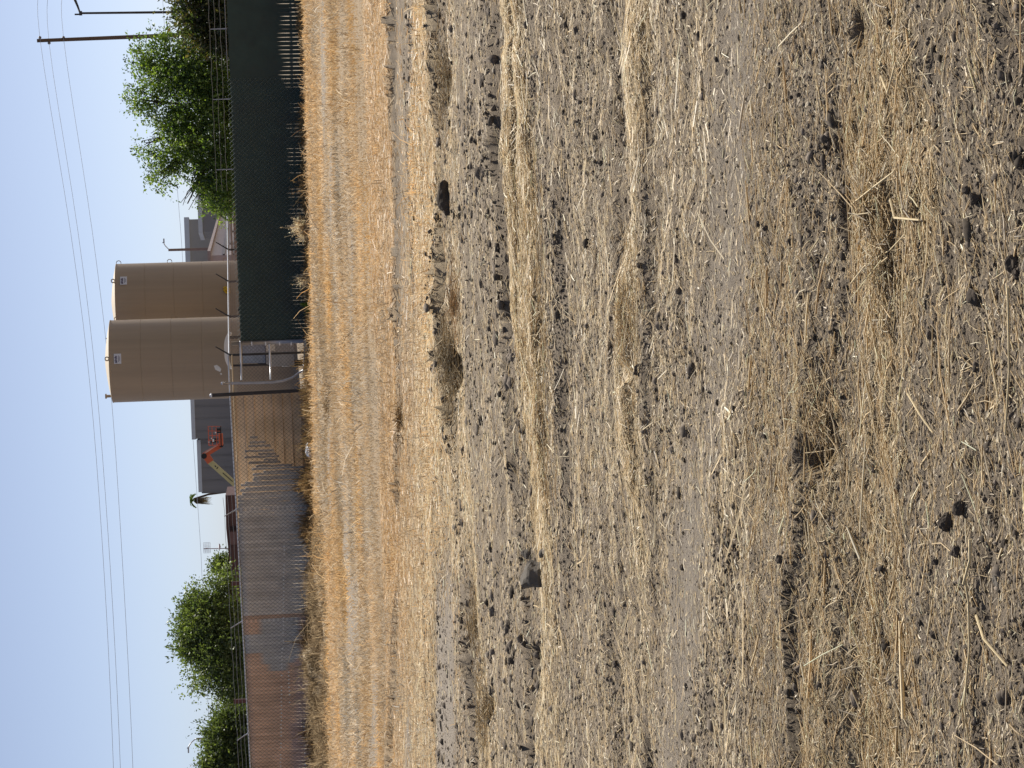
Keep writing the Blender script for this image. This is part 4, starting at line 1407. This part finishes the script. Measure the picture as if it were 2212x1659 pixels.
for zz in (zc - .55, zc - .95):
    b.box(cb + nl * .02 + np.array([0, 0, zz]), (Ll, .06, .09), axl)
b.build("trim", DKT, ls)
for s_ in (9, 21):
    b = MB(); b.box(la + dl * s_ + nl * .03 + np.array([0, 0, -la[2] + zc - 1.0]), (1.4, .06, .5), axl); b.build("window", DKT, ls)

# brown low building left
BRN = mat("red brown metal siding", (.115, .062, .055), .7, var=.12, scale=.8, stretch=(1, 1, 6), dirt=(.17, .10, .09), dirt_amt=.4)
YB = 96.0
b0, b1, b2 = at(488, 1070, YB), at(490, 1185, YB), at(497, 1290, YB)
bw = thing("brown_building", ((b0[0] + b2[0]) / 2, YB, 0), "low red brown metal building with a louvred vent, behind the grey slats", "building")
zb = at(489, 1130, YB)[2]; zb2 = at(495, 1240, YB)[2]
b = MB(); b.prism([(b0[0], YB, 0), (b2[0] - 3, YB, 0), (b2[0] - 3, YB, zb2 - .18), (b1[0], YB, zb - .04), (b0[0] - 1.5, YB, zb + .02), (b0[0], YB, zb)], (0, 9, 0)); b.build("wall", BRN, bw)
b = MB()
for i in range(7):
    b.box(((b0[0] + b2[0] - 3) / 2, YB - .02, .3 + i * .4), (abs(b2[0] - 3 - b0[0]) - .05, .05, .05))
b.build("wall_ribs", BRN, bw)
lv0, lv1 = at(498, 1144, YB), at(512, 1137, YB)
b = MB(); b.box(((lv0[0] + lv1[0]) / 2, YB - .06, (lv0[2] + lv1[2]) / 2), (.17, .08, .30)); lv = b.build("vent", mat("dark vent", (.03, .018, .02), .7), bw)
p0, p1 = at(489, 1149, YB), at(489, 1177, YB)
b = MB(); b.box(((p0[0] + p1[0]) / 2, YB - .05, zb / 2 - .06), (abs(p1[0] - p0[0]), .05, zb - .16)); b.build("door", mat("faded pinkish panel", (.19, .115, .105), .7, var=.1), bw)
for (v_, y_) in ((501, 1261), (507, 1515)):
    p = at(v_, y_, 70.0)
    b = MB(); b.box((p[0], p[1], p[2] / 2), (.13, .13, p[2])); b.box((p[0], p[1], p[2] + .015), (.16, .16, .03))
    o = b.build("steel_post", mat("rusty red post", (.10, .045, .04), .7, var=.15))
    tag(o, "rusty red square post under the left end of the rounded tree" if y_ > 1400 else "rusty red square post at the right end of the rounded tree", "post")
# brown wall behind green fence
rw0, rw1 = at(499, 742, 82.0), at(499, 330, 82.0)
zt_ = at(500, 560, 82.0)[2]
b = MB()
b.box(((rw0[0] + rw1[0]) / 2, 82.4, zt_ / 2 - .06), (abs(rw1[0] - rw0[0]), .3, zt_ - .12))
o = thing("block_wall", ((rw0[0] + rw1[0]) / 2, 82.4, 0), "low reddish brown block wall seen over the top of the green fence", "wall")
b.build("wall", mat("reddish block", (.30, .19, .15), .85, var=.12, scale=2, stretch=(.6, 1, 3)), o)
b = MB(); b.box(((rw0[0] + rw1[0]) / 2, 82.4, zt_ - .035), (abs(rw1[0] - rw0[0]) + .06, .38, .07)); b.build("coping", mat("grey coping", (.36, .27, .23), .8), o)

# ------------------------------------------------------------------ boom lift
YL = 150.0
ORG_M = mat("orange lift paint", (.55, .12, .05), .45, var=.06, scale=1.5)
CRM = mat("cream boom paint", (.50, .46, .24), .5, var=.06, scale=1)
BLK = mat("black rubber and steel", (.02, .02, .022), .6)
base = at(560, 1092, YL)
lift = thing("boom_lift", (base[0], base[1], 0), "orange and cream boom lift with its basket lowered, working in front of the dark warehouse", "boom lift")
def LP(v_, y_, dy=0): return at(v_, y_, YL) + np.array([0, dy, 0])
def beam(b, A, B, h, w):
    A, B = np.array(A), np.array(B); d = B - A; L_ = np.linalg.norm(d); d /= L_
    yx = np.array([0, 1.0, 0]); n = np.cross(d, yx); n /= np.linalg.norm(n)
    b.box((A + B) / 2, (L_, w, h), (d, yx, n))
b = MB(); bA, bB = LP(452, 996), LP(548, 1082)
beam(b, bA, bB, .40, .40); bm = b.build("boom", CRM, lift)
b = MB()
dd = (bB - bA) / np.linalg.norm(bB - bA)
def bp(t, off=0): return bA + (bB - bA) * t + np.array([0, -.21, 0])
nn = np.cross(dd, np.array([0, 1.0, 0]))
for t0, t1, hh in ((.30, .52, .05), (.17, .185, .16), (.12, .15, .07)):
    A_, B_ = bp(t0), bp(t1); b.box((A_ + B_) / 2 + nn * .03, (np.linalg.norm(B_ - A_), .02, hh), (dd, np.array([0, 1.0, 0]), nn))
b.build("decal", BLK, bm)
b = MB(); beam(b, LP(445, 984), LP(455, 998), .50, .46); b.build("boom_end", ORG_M, lift)
b = MB(); beam(b, LP(440, 984), LP(478, 961), .36, .36); jb = b.build("jib", ORG_M, lift)
b = MB(); beam(b, LP(437.2, 982), LP(470.5, 961), .05, .37); b.build("jib_highlight", mat("pale jib highlight", (.55, .50, .44), .5), jb)  # pale strip painting the sun highlight along the top of the jib
b = MB(); b.tube([LP(441, 985, -.27), LP(441, 985, .27)], .20, 14); b.tube([LP(478, 961, -.25), LP(478, 961, .25)], .17, 14); b.build("pivot", BLK, lift)
b = MB()
fl = [LP(477, 963), LP(477, 922)]
beam(b, LP(478, 962), LP(476.5, 936), .30, .9); b.build("basket_mount", ORG_M, lift)
RED = mat("red orange rail", (.55, .15, .09), .5)
b = MB()
for dy in (-.45, .45):
    for v_ in (451, 459, 468):
        b.tube([LP(v_ + .2, 962, dy), LP(v_ - 1.4, 921, dy)], .022, 6)
    for y_ in (962, 951, 941, 931, 921):
        b.tube([LP(451, y_, dy), LP(478, y_, dy)], .02, 6)
for y_ in (962, 921):
    for v_ in (451, 459, 468):
        b.tube([LP(v_, y_, -.45), LP(v_, y_, .45)], .022, 6)
bk = b.build("basket", RED, lift)
b = MB(); b.box((LP(477.5, 942)), (1.42, .95, .07)); b.build("basket_floor", BLK, bk)
b = MB(); b.box(LP(463, 951, -.3), (.3, .3, .45)); b.build("control_box", BLK, bk)
b = MB(); b.box(LP(473, 930, -.3), (.35, .3, .3)); b.build("control_box", BLK, bk)
b = MB(); b.box(LP(461, 951, -.47), (.2, .03, .12)); b.box(LP(457, 947, -.47), (.1, .03, .07)); b.box(LP(451, 955, -.2), (.1, .1, .1)); b.box(LP(466, 934, -.47), (.1, .03, .1)); b.build("lamp", mat("white fitting", (.75, .73, .7), .4), bk)
b = MB()
bb = LP(548, 1082)
b.box((bb[0] - .7, bb[1], 1.15), (2.4, 1.9, .8)); b.box((bb[0] - .2, bb[1], .62), (3.2, 1.5, .3)); b.build("turntable", ORG_M, lift)
for sx in (-1.4, 1.0):
    for sy in (-.95, .95):
        b = MB(); b.tube([(bb[0] + sx, bb[1] + sy - .16, .45), (bb[0] + sx, bb[1] + sy + .16, .45)], .45, 20); b.build("wheel", BLK, lift)

# ------------------------------------------------------------------ poles, lamps, wires, antenna
WOOD = mat("weathered pole wood", (.105, .075, .058), .9, var=.18, scale=1.2, stretch=(6, 6, .3), bump=.3)
YP = 140.0
pt, pb_ = at(80, 88, YP), at(356, 77, YP)
pdir = (pb_ - pt) / (pb_[2] - pt[2])
pbase = pt - pdir * pt[2]
pole = thing("utility_pole", pbase, "tall wooden utility pole with three insulators above the big tree", "utility pole")
b = MB(); b.tube([pbase, (pbase + pt) / 2, pt], [.15, .135, .115], 14); b.build("shaft", WOOD, pole, smooth=True)
INS = [(86, 81), (106, 93), (137, 81)]
for v_, y_ in INS:
    q = at(v_, y_, YP - .05); side = at(v_, 87, YP - .05)
    b = MB(); b.tube([side, q], .03, 6); b.tube([q + (0, 0, -.10), q + (0, 0, -.04), q, q + (0, 0, .05), q + (0, 0, .10)], [.05, .09, .11, .09, .03], 10)
    b.build("insulator", mat("grey insulator", (.14, .13, .14), .35), pole)
LINE = mat("power line", (.30, .34, .42), .5)
def wire(pts, Ys, rad, label, group=None):
    P = [at(v_, y_, Y_) for (v_, y_), Y_ in zip(pts, Ys)]
    Q = []
    for i in range(len(P) - 1):                 # smooth through surveyed points
        p0 = P[max(i - 1, 0)]; p1 = P[i]; p2 = P[i + 1]; p3 = P[min(i + 2, len(P) - 1)]
        for t in np.linspace(0, 1, 6)[:-1]:
            Q.append(.5 * (2 * p1 + (-p0 + p2) * t + (2 * p0 - 5 * p1 + 4 * p2 - p3) * t ** 2 + (-p0 + 3 * p1 - 3 * p2 + p3) * t ** 3))
    Q.append(P[-1])
    b = MB(); b.tube(Q, rad, 5)
    return tag(b.build("power_line", LINE), label, "power line", group)
wire([(88, -300), (85, -60), (86, 81), (152, 498), (194, 830), (225, 1240), (245, 1659), (252, 2000)], [150, 143, 139.9, 134, 130, 124, 118, 113], .013, "uppermost power line crossing the sky from the wooden pole")
wire([(112, -300), (106, -60), (106, 93), (168, 498), (208, 830), (239, 1240), (260, 1659), (267, 2000)], [150, 143, 139.9, 134, 130, 124, 118, 113], .013, "middle power line crossing the sky from the wooden pole")
wire([(142, -300), (137, -60), (137, 81), (199, 498), (238, 830), (266, 1240), (287, 1659), (294, 2000)], [150, 143, 139.9, 134, 130, 124, 118, 113], .013, "lowest of the three power lines from the wooden pole")
wire([(340, -300), (352, 10), (384, 420), (394, 554), (411, 860), (432, 1162), (437, 1263), (449, 1515), (456, 1659), (470, 2000)], [230] * 10, .020, "faint far cable low in the sky behind the tanks")
# dark lamp post at the right
lt, lb2 = at(176, 28.5, 75), at(398, 26, 75)
ldir = (lb2 - lt) / (lb2[2] - lt[2]); lbase = lt - ldir * lt[2]
lamp = thing("street_lamp", lbase, "dark street lamp post with a thick arm, right of the wooden pole", "street lamp")
b = MB(); b.tube([lbase, lt], [.055, .038], 12); b.build("pole", DARKP, lamp, smooth=True)
b = MB(); b.box(lt + (0, 0, .03), (.14, .14, .10)); b.box(lt + (-.04, 0, .16), (.05, .05, .16)); b.build("bracket", DARKP, lamp)
b = MB(); b.tube([at(172, 26, 75), at(168, 14, 75), at(162, 0, 75), at(157, -30, 75)], [.035, .04, .05, .06], 10); b.build("arm", DARKP, lamp, smooth=True)
b = MB(); hp = at(156, -48, 75); b.box(hp, (.75, .22, .10)); b.build("lamp_head", DARKP, lamp)
# pale street lamp beside the tank
st_, sb_ = at(366, 540, 100), at(404, 539, 100)
sdir_ = (sb_ - st_) / (sb_[2] - st_[2]); sbase = st_ - sdir_ * st_[2]
sl_ = thing("street_lamp", sbase, "street lamp with a curved pale arm beside the farther tank", "street lamp")
b = MB(); b.tube([sbase, st_ + (0, 0, .05)], [.085, .058], 12); b.build("pole", mat("grey brown lamp pole", (.18, .14, .13), .7), sl_, smooth=True)
b = MB(); b.tube([at(366, 540, 100), at(363, 537, 100), at(358, 532, 100), at(355, 528, 100), at(354, 524, 100)], .022, 8); b.build("arm", GALV_B, sl_, smooth=True)
b = MB(); b.box(at(354, 520, 100), (.20, .12, .06)); b.tube([at(354, 524, 100), at(351, 524, 100)], .03, 6); b.build("lamp_head", GALV, sl_)
# lamp above the far left tree
s2 = at(424, 1596, 110); s2b = np.array([s2[0], s2[1], 0])
sl2 = thing("street_lamp", s2b, "curved street lamp arm poking out above the leftmost tree", "street lamp")
b = MB(); b.tube([s2b, s2], [.08, .05], 10); b.build("pole", GALV, sl2, smooth=True)
b = MB(); b.tube([at(v_, y_, 110) for v_, y_ in ((424, 1596), (420, 1598), (414, 1603), (409, 1610), (407, 1616))], .03, 8); b.build("arm", GALV, sl2, smooth=True)
b = MB(); b.box(at(407, 1620, 110), (.3, .14, .07)); b.tube([at(407, 1616, 110), at(404, 1616, 110)], .035, 6); b.build("lamp_head", GALV, sl2)
# antenna
am0, am1 = at(492, 1185, 97), at(440, 1185.5, 97)
ant = thing("antenna_mast", am0, "thin roof mast carrying a square grid antenna and a small dish", "antenna")
AW = mat("mast steel", (.24, .12, .12), .6)
b = MB(); b.tube([am0 + (0, 0, -.3), am1], .018, 8); b.build("mast", AW, ant)
b = MB()
gA = at(440, 1195, 96.9); gB = at(454, 1172, 96.9)
cx_, cz_ = (gA[0] + gB[0]) / 2, (gA[2] + gB[2]) / 2; hw, hh = abs(gA[0] - gB[0]) / 2, abs(gA[2] - gB[2]) / 2
for i in range(9):
    t = -1 + i / 4
    b.tube([(cx_ + hw * t, 96.9 + .08 * (t * t), cz_ - hh), (cx_ + hw * t, 96.9 + .08 * t * t, cz_ + hh)], .006, 4)
for i in range(5):
    t = -1 + i / 2
    b.tube([(cx_ - hw, 96.98, cz_ + hh * t), (cx_, 96.9, cz_ + hh * t), (cx_ + hw, 96.98, cz_ + hh * t)], .006, 4)
b.build("grid_reflector", mat("pale grid", (.42, .44, .48), .5), ant)
b = MB(); b.tube([(cx_, 96.9, cz_), (cx_, 96.5, cz_)], .02, 6); b.build("feed", AW, ant)
sp_ = at(474, 1181, 96.9); b = MB(); b.lathe((sp_[0], sp_[1], sp_[2]), [(.0, -.06), (.12, -.03), (.16, .02), (.0, .05)], 14); b.build("small_dish", mat("white dish", (.6, .6, .62), .5), ant)

# ------------------------------------------------------------------ trees
LEAF_MAT = tint_mat("tree leaves", .48, tcol=(1.6, 1.6, .7), gloss=.04)
BARK = mat("tree bark", (.075, .055, .042), .95, var=.2, scale=3, bump=.4, stretch=(3, 3, .6))
def tree(name, label, base, trunk_h, lobes, nspray, kleaf, lsize, pal, droop, group, seed, gap=.42, trunk_r=.11, hole=1.3, shrink=.9):
    g = np.random.default_rng(seed)
    base = np.array(base, float)
    t = thing(name, base, label, "tree", group)
    w = np.array([l[3] * l[4] * l[5] for l in lobes]) ** .75; w /= w.sum()
    idx = g.choice(len(lobes), nspray, p=w)
    L_ = np.array(lobes); L_[:, 3:6] *= shrink
    d = g.normal(0, 1, (nspray, 3)); d /= np.linalg.norm(d, axis=1)[:, None]
    rr = g.uniform(0, 1, nspray) ** .42 * (1 + .22 * g.normal(0, 1, nspray))
    C = L_[idx, :3] + d * rr[:, None] * L_[idx, 3:6]
    # gaps in the crown
    nz = fbm(C[:, 0] * hole + 7, C[:, 2] * hole + C[:, 1] * .6, seed, 2)
    ok = nz > gap - .14 * (rr < .55)
    C, d, rr = C[ok], d[ok], rr[ok]
    n = len(C)
    ax = d * .8 + g.normal(0, .5, (n, 3)); ax[:, 2] -= droop
    ax /= np.linalg.norm(ax, axis=1)[:, None]
    tt = np.linspace(0, 1, kleaf)[None, :, None]
    sl = lsize * 4.2 * np.exp(g.normal(0, .25, n))[:, None, None]
    P = C[:, None, :] + ax[:, None, :] * tt * sl
    P[:, :, 2] -= (tt[:, :, 0] ** 2) * sl[:, :, 0] * .45 * droop
    P = P + g.normal(0, lsize * .5, P.shape)
    P = P.reshape(-1, 3); m = len(P)
    la = np.repeat(ax, kleaf, 0) + g.normal(0, .7, (m, 3)); la /= np.linalg.norm(la, axis=1)[:, None]
    sb = np.cross(la, g.normal(0, 1, (m, 3))); sb /= np.linalg.norm(sb, axis=1)[:, None] + 1e-9
    ls_ = lsize * np.exp(g.normal(0, .3, m))[:, None]
    V = np.empty((m, 4, 3))
    V[:, 0] = P; V[:, 1] = P + la * ls_ * .5 + sb * ls_ * .27; V[:, 2] = P + la * ls_; V[:, 3] = P + la * ls_ * .5 - sb * ls_ * .27
    col = pal[g.choice(len(pal), n)] * g.uniform(.7, 1.3, (n, 1))
    col = np.repeat(col, kleaf, 0) * g.uniform(.8, 1.2, (m, 1))
    tint = np.repeat(np.concatenate([np.clip(col, 0, 1), np.ones((m, 1))], 1)[:, None], 4, 1).reshape(-1, 4)
    q = (np.arange(m) * 4)[:, None] + np.array([[0, 1, 2, 3]])
    o = raw_mesh("crown", V.reshape(-1, 3) - base, 4, q.ravel(), np.full(m, 4), LEAF_MAT, tint)
    o.parent = t; o["_o"] = list(base)
    tb = MB()
    fork = base + np.array([0, 0, trunk_h])
    tb.tube([base + (0, 0, -.1), base + (.03, .0, trunk_h * .5), fork], [trunk_r * 1.25, trunk_r, trunk_r * .85], 12); tb.build("trunk", BARK, t, smooth=True)
    lb = MB()
    for k in range(len(lobes)):
        e = L_[k, :3]
        mid = (fork + e) / 2 + g.normal(0, .12, 3) + np.array([0, 0, .1])
        lb.tube([fork, mid, e], [trunk_r * .6, trunk_r * .4, trunk_r * .18], 7)
        for _ in range(7):
            q_ = e + np.clip(g.normal(0, .4, 3), -.62, .62) * L_[k, 3:6]
            m2 = (mid + e) / 2
            lb.tube([m2, (m2 + q_) / 2 + g.normal(0, .08, 3), q_], [trunk_r * .26, trunk_r * .15, .008], 5, cap=False)
    lb.build("limbs", BARK, t)
    return t
def lobe(v_, y_, rv, ry, Y, dep=None):
    p = at(v_, y_, Y); sc = Y / FPX
    return (p[0], p[1], p[2], ry * sc, (dep or ry * .9) * sc, rv * sc)
PG = np.array([[.10, .16, .035], [.07, .125, .03], [.14, .21, .045], [.19, .27, .055], [.06, .10, .028]])
PG2 = np.array([[.088, .125, .045], [.07, .105, .04], [.11, .15, .052], [.13, .17, .058]])
PD = np.array([[.05, .075, .025], [.075, .08, .03], [.10, .085, .035], [.04, .06, .02]])
YT = 66.0
tb_ = at(600, 235, YT)
tree("feathery_tree", "large light green feathery tree above the green fence", (tb_[0], tb_[1], 0), 1.5,
     [lobe(375, 190, 85, 95, YT), lobe(350, 130, 65, 60, YT), lobe(345, 255, 60, 55, YT), lobe(380, 330, 55, 70, YT), lobe(430, 250, 70, 140, YT),
      lobe(420, 390, 55, 50, YT), lobe(450, 130, 55, 90, YT), lobe(405, 440, 26, 22, YT), lobe(300, 130, 36, 30, YT), lobe(315, 310, 30, 26, YT), lobe(462, 420, 35, 60, YT), lobe(345, 378, 34, 30, YT), lobe(305, 215, 34, 40, YT), lobe(490, 200, 34, 130, YT), lobe(486, 380, 30, 90, YT)],
     8600, 10, .08, PG, .6, None, 21, gap=.40, hole=1.6, shrink=.95)
tb_ = at(600, 20, 64)
tree("dark_tree", "dark brownish green tree at the right end above the green fence", (tb_[0], tb_[1], 0), 1.4,
     [lobe(435, 25, 55, 50, 64), lobe(430, -50, 65, 50, 64), lobe(465, 60, 35, 45, 64), lobe(488, 40, 30, 80, 64), lobe(440, 75, 40, 30, 64)], 3600, 8, .10, PD, .1, None, 22, gap=.26)
YT2 = 86.0
tb_ = at(620, 1370, YT2)
tree("rounded_tree", "rounded mid green tree behind the grey and brown slats", (tb_[0], tb_[1], 0), 1.3,
     [lobe(438, 1375, 56, 85, YT2), lobe(410, 1350, 34, 40, YT2), lobe(412, 1410, 34, 42, YT2), lobe(440, 1300, 46, 50, YT2), lobe(445, 1460, 46, 52, YT2), lobe(485, 1370, 40, 130, YT2), lobe(480, 1255, 26, 30, YT2), lobe(425, 1320, 34, 36, YT2), lobe(478, 1495, 34, 26, YT2), lobe(450, 1370, 55, 110, YT2), lobe(515, 1400, 30, 130, YT2), lobe(495, 1490, 34, 50, YT2)],
     11000, 8, .10, PG2, .15, "green trees behind the left fence", 23, gap=.28, hole=1.1, shrink=.82)
YT3 = 93.0
tb_ = at(620, 1610, YT3)
tree("leafy_tree", "leafy tree at the left end of the fence, below the curved lamp arm", (tb_[0], tb_[1], 0), 1.3,
     [lobe(485, 1600, 48, 70, YT3), lobe(468, 1650, 34, 50, YT3), lobe(525, 1580, 34, 80, YT3), lobe(505, 1560, 34, 50, YT3), lobe(510, 1640, 40, 70, YT3), lobe(475, 1690, 55, 55, YT3), lobe(500, 1745, 50, 50, YT3)],
     9000, 8, .11, PG2 * .85, .1, "green trees behind the left fence", 24, gap=.25, shrink=.84, hole=1.0)
tb_ = at(600, 1218, 120)
tree("small_tree", "small tree half hidden by the brown building", (tb_[0], tb_[1], 0), 1.3, [lobe(487, 1226, 13, 14, 120), lobe(475, 1218, 9, 8, 120)], 700, 7, .13, PG2 * .8, .1, "green trees behind the left fence", 25, gap=.3)
# palm
YPm = 250.0
pm_t, pm_m, pm_b = at(418, 1078, YPm), at(450, 1068, YPm), at(490, 1062, YPm)
pmb = np.array([pm_b[0] + .2, YPm, 0])
palm = thing("palm_tree", pmb, "tall thin leaning palm tree behind the left corner of the dark warehouse", "palm tree")
b = MB(); b.tube([pmb, pm_b, pm_m, pm_t], [.17, .15, .12, .11], 8); b.build("trunk", BARK, palm, smooth=True)
g = np.random.default_rng(5)
V, F, T = [], [], []
crown_c = at(413, 1082, YPm)
def frond(c, d, ln, col, nleaf=14):
    d = np.array(d) / np.linalg.norm(d)
    up = np.array([0, 0, 1.0])
    for k in range(nleaf):
        t = (k + 1) / nleaf
        p = c + d * ln * t + up * (-.55 * ln * t * t)
        sd = np.cross(d, up); sd /= np.linalg.norm(sd) + 1e-9
        for sg in (-1, 1):
            tip = p + sd * sg * ln * .32 * (1 - .6 * t) + d * ln * .2 + up * -.12 * ln
            o = len(V); V.extend([p, (p + tip) / 2 + up * .04, tip, (p + tip) / 2 - up * .05]); F.append((o, o + 1, o + 2, o + 3)); T.extend([np.append(col * g.uniform(.8, 1.2), 1)] * 4)
for k in range(26):
    a_ = g.uniform(0, 2 * math.pi); e_ = g.uniform(-.2, 1.0)
    frond(crown_c, (math.cos(a_), math.sin(a_), e_), g.uniform(.55, .9), np.array([.075, .12, .035]))
for k in range(34):
    a_ = g.uniform(0, 2 * math.pi)
    frond(crown_c + (-.05, 0, -.25), (math.cos(a_) * .55, math.sin(a_) * .55, -g.uniform(.8, 1.6)), g.uniform(.6, 1.3), np.array([.12, .09, .055]))
o = raw_mesh("fronds", np.array(V) - pmb, 4, np.array(F).ravel(), np.full(len(F), 4), LEAF_MAT, np.array(T)); o.parent = palm; o["_o"] = list(pmb)

# ------------------------------------------------------------------ weeds, litter by the fences
def weed(name, v_, y_, Y, n, h, spread, pal, label, seed, w=.012, heads=False, cat="weed", group=None):
    g = np.random.default_rng(seed)
    p = at(v_, y_, Y); z0 = gz(p[0], p[1])
    th = g.uniform(0, 2 * math.pi, n); ln = h * np.exp(g.normal(0, .3, n)); el = np.clip(g.normal(1.1, spread, n), .15, 1.55)
    B = np.stack([p[0] + g.normal(0, h * .28, n), p[1] + g.normal(0, h * .2, n), np.full(n, z0 - .02)], 1)
    D = np.stack([np.cos(th) * np.cos(el), np.sin(th) * np.cos(el), np.sin(el)], 1) * ln[:, None]
    P2 = B + D; P1 = B + D * .5 + np.array([0, 0, .08]) * ln[:, None]
    sd = np.stack([np.sin(th), -np.cos(th), g.normal(0, .2, n)], 1); sd /= np.linalg.norm(sd, axis=1)[:, None]
    c = pal[g.choice(len(pal), n)] * g.uniform(.75, 1.2, (n, 1))
    parts = [ribbons(B, P1, P2, np.full(n, w) * g.uniform(.6, 1.3, n), sd, np.clip(c, 0, .8))]
    if heads:
        k = n * 4
        i = g.choice(n, k)
        t_ = g.uniform(.55, 1.05, (k, 1))
        H0 = B[i] + D[i] * t_ + g.normal(0, h * .05, (k, 3))
        H2 = H0 + g.normal(0, h * .06, (k, 3))
        parts.append(ribbons(H0, (H0 + H2) / 2, H2, np.full(k, w * 1.8), np.tile([[1.0, 0, 0]], (k, 1)), np.clip(c[i] * 1.1, 0, .8)))
    v, l, s, t = join(parts)
    o_ = raw_mesh(name, v - np.array([p[0], p[1], z0]), 4, l, s, MAT_GRASS, t)
    o_.location = (p[0], p[1], z0)
    return tag(o_, label, cat, group)
PW = np.array([[.42, .28, .12], [.50, .35, .17], [.33, .20, .09], [.28, .19, .11]])
weed("dry_bush", 668, 492, 51.8, 420, .30, .35, PAL_S * .9, "pale dry bush at the foot of the green fence, right of the middle", 41, .012, True)
weed("dry_bush", 672, 602, 52.6, 160, .24, .4, PAL_S * .85, "small dry seed head plant at the foot of the green fence", 42, .010, True)
weed("tall_weed", 668, 400, 51.2, 16, .42, .25, PW * .8, "tall thin weed stalks in front of the dark green slats", 43, .006, True)
weed("green_weed", 676, 660, 53.2, 60, .16, .45, np.array([[.14, .22, .04], [.2, .28, .06]]), "small fresh green weed below the green fence", 44, .03)
weed("green_weed", 675, 690, 53.4, 24, .09, .45, np.array([[.14, .20, .05], [.2, .25, .07]]), "tiny green weed left of the larger green weed", 45, .022)
weed("dry_bush", 676, 1045, 55.3, 520, .26, .4, PW, "brown dry weeds at the foot of the first full grey slats", 46, .013, True)
weed("dry_bush", 680, 1150, 55.6, 420, .24, .4, PW * .9, "brown dry weeds at the foot of the grey slats below the brown building", 47, .013, True)
weed("dry_bush", 690, 1612, 56.0, 260, .40, .45, PW, "yellow grass tuft leaning over the burrow at the left end", 48, .013)
# hanging on the fence line: a fringe of dry grass along its foot
def fringe(ys0, ys1, n, h, dy, pal, seed):
    g = np.random.default_rng(seed)
    yd = g.uniform(ys0, ys1, n)
    Yf = np.interp(yd, [-200, 0, 740, 850, 1659, 2000], [49.1, 50.3, 54.7, 55.0, 61.0, 63.6]) - np.abs(g.normal(0, dy, n)) - .1
    X = np.array([at(670, a_, b_)[0] for a_, b_ in zip(yd, Yf)])
    cl = fbm(X * 1.6, Yf * .3, seed, 3)
    k = g.uniform(0, 1, n) < np.clip(cl * 2.4 - .6, .05, 1)
    X, Yf, cl = X[k], Yf[k], cl[k]; n = len(X)
    z = ground_h(X, Yf)
    ln = h * np.exp(g.normal(0, .4, n)) * (.3 + 1.3 * cl)
    th = g.uniform(0, 2 * math.pi, n); lean = np.abs(g.normal(0, .5, n))
    P0 = np.stack([X, Yf, z - .02], 1)
    P2 = P0 + np.stack([np.cos(th) * lean, np.sin(th) * lean * .5, np.ones(n)], 1) * ln[:, None]
    P1 = (P0 + P2) / 2 + np.array([0, 0, .05]) * ln[:, None]
    sd = np.stack([np.sin(th), -np.cos(th) * .3, g.normal(0, .2, n)], 1); sd /= np.linalg.norm(sd, axis=1)[:, None]
    c = pal[g.choice(len(pal), n)] * g.uniform(.7, 1.2, (n, 1))
    return ribbons(P0, P1, P2, .012 * np.exp(g.normal(0, .3, n)), sd, np.clip(c, 0, .8))
v, l, s, t = join([fringe(-60, 735, 6500, .10, .5, PW, 61), fringe(740, 1000, 5000, .17, .6, PW * .75, 62), fringe(990, 1750, 14000, .21, .7, PW * .72, 63)])
o = raw_mesh("dry_grass", v, 4, l, s, MAT_GRASS, t)
tag(o, "taller dry grass fringe along the foot of the fences", "dry grass", kind="stuff")

BAG = mat("white plastic bag", (.62, .64, .68), .4, var=.1, scale=20)
def crumple(name, v_, y_, Y, r, sx, sz, label, cat, seed, m=BAG, lift=.4):
    p = at(v_, y_, Y); z0 = gz(p[0], p[1])
    bv, bf = ico(2); g = np.random.default_rng(seed)
    d = 1 + .28 * np.sin(bv @ g.normal(0, 6, 3)) + g.normal(0, .10, len(bv))
    Vv = bv * d[:, None] * np.array([sx, .8, sz]) * r
    b = MB(); b.add(Vv + np.array([p[0], p[1], z0 + r * sz * lift + .05]), [tuple(f) for f in bf])
    return tag(b.build(name, m), label, cat)
crumple("plastic_bag", 664, 972, 55.0, .2, 1.0, .6, "crumpled white plastic bag caught at the foot of the tan shed fence", "bag", 71)
crumple("paper_scrap", 655, 878, 54.9, .07, 1.0, .8, "white paper scrap at the foot of the dark fence post", "litter", 72)
crumple("paper_scrap", 652, 898, 55.2, .05, 1.3, .8, "small torn paper scrap left of the dark fence post", "litter", 73)
pp = at(664, 765, 54.0)
b = MB(); gz0 = gz(pp[0], pp[1])
for k, (dx, dz, ln_, an) in enumerate(((0, .10, .75, .12), (.1, .17, .6, -.1))):
    ax = (np.array([math.cos(an), 0, math.sin(an)]), np.array([0, 1.0, 0]), np.array([-math.sin(an), 0, math.cos(an)]))
    b.box((pp[0] + dx, pp[1] + k * .12, gz0 + dz), (ln_, .1, .03), ax)
tag(b.build("broken_board", mat("bleached wood", (.55, .47, .36), .8, var=.15, scale=8, stretch=(1, 8, 8))), "bleached broken boards lying under the lowest gate rail", "boards")

for o in bpy.data.objects:
    if "_o" in o: del o["_o"]
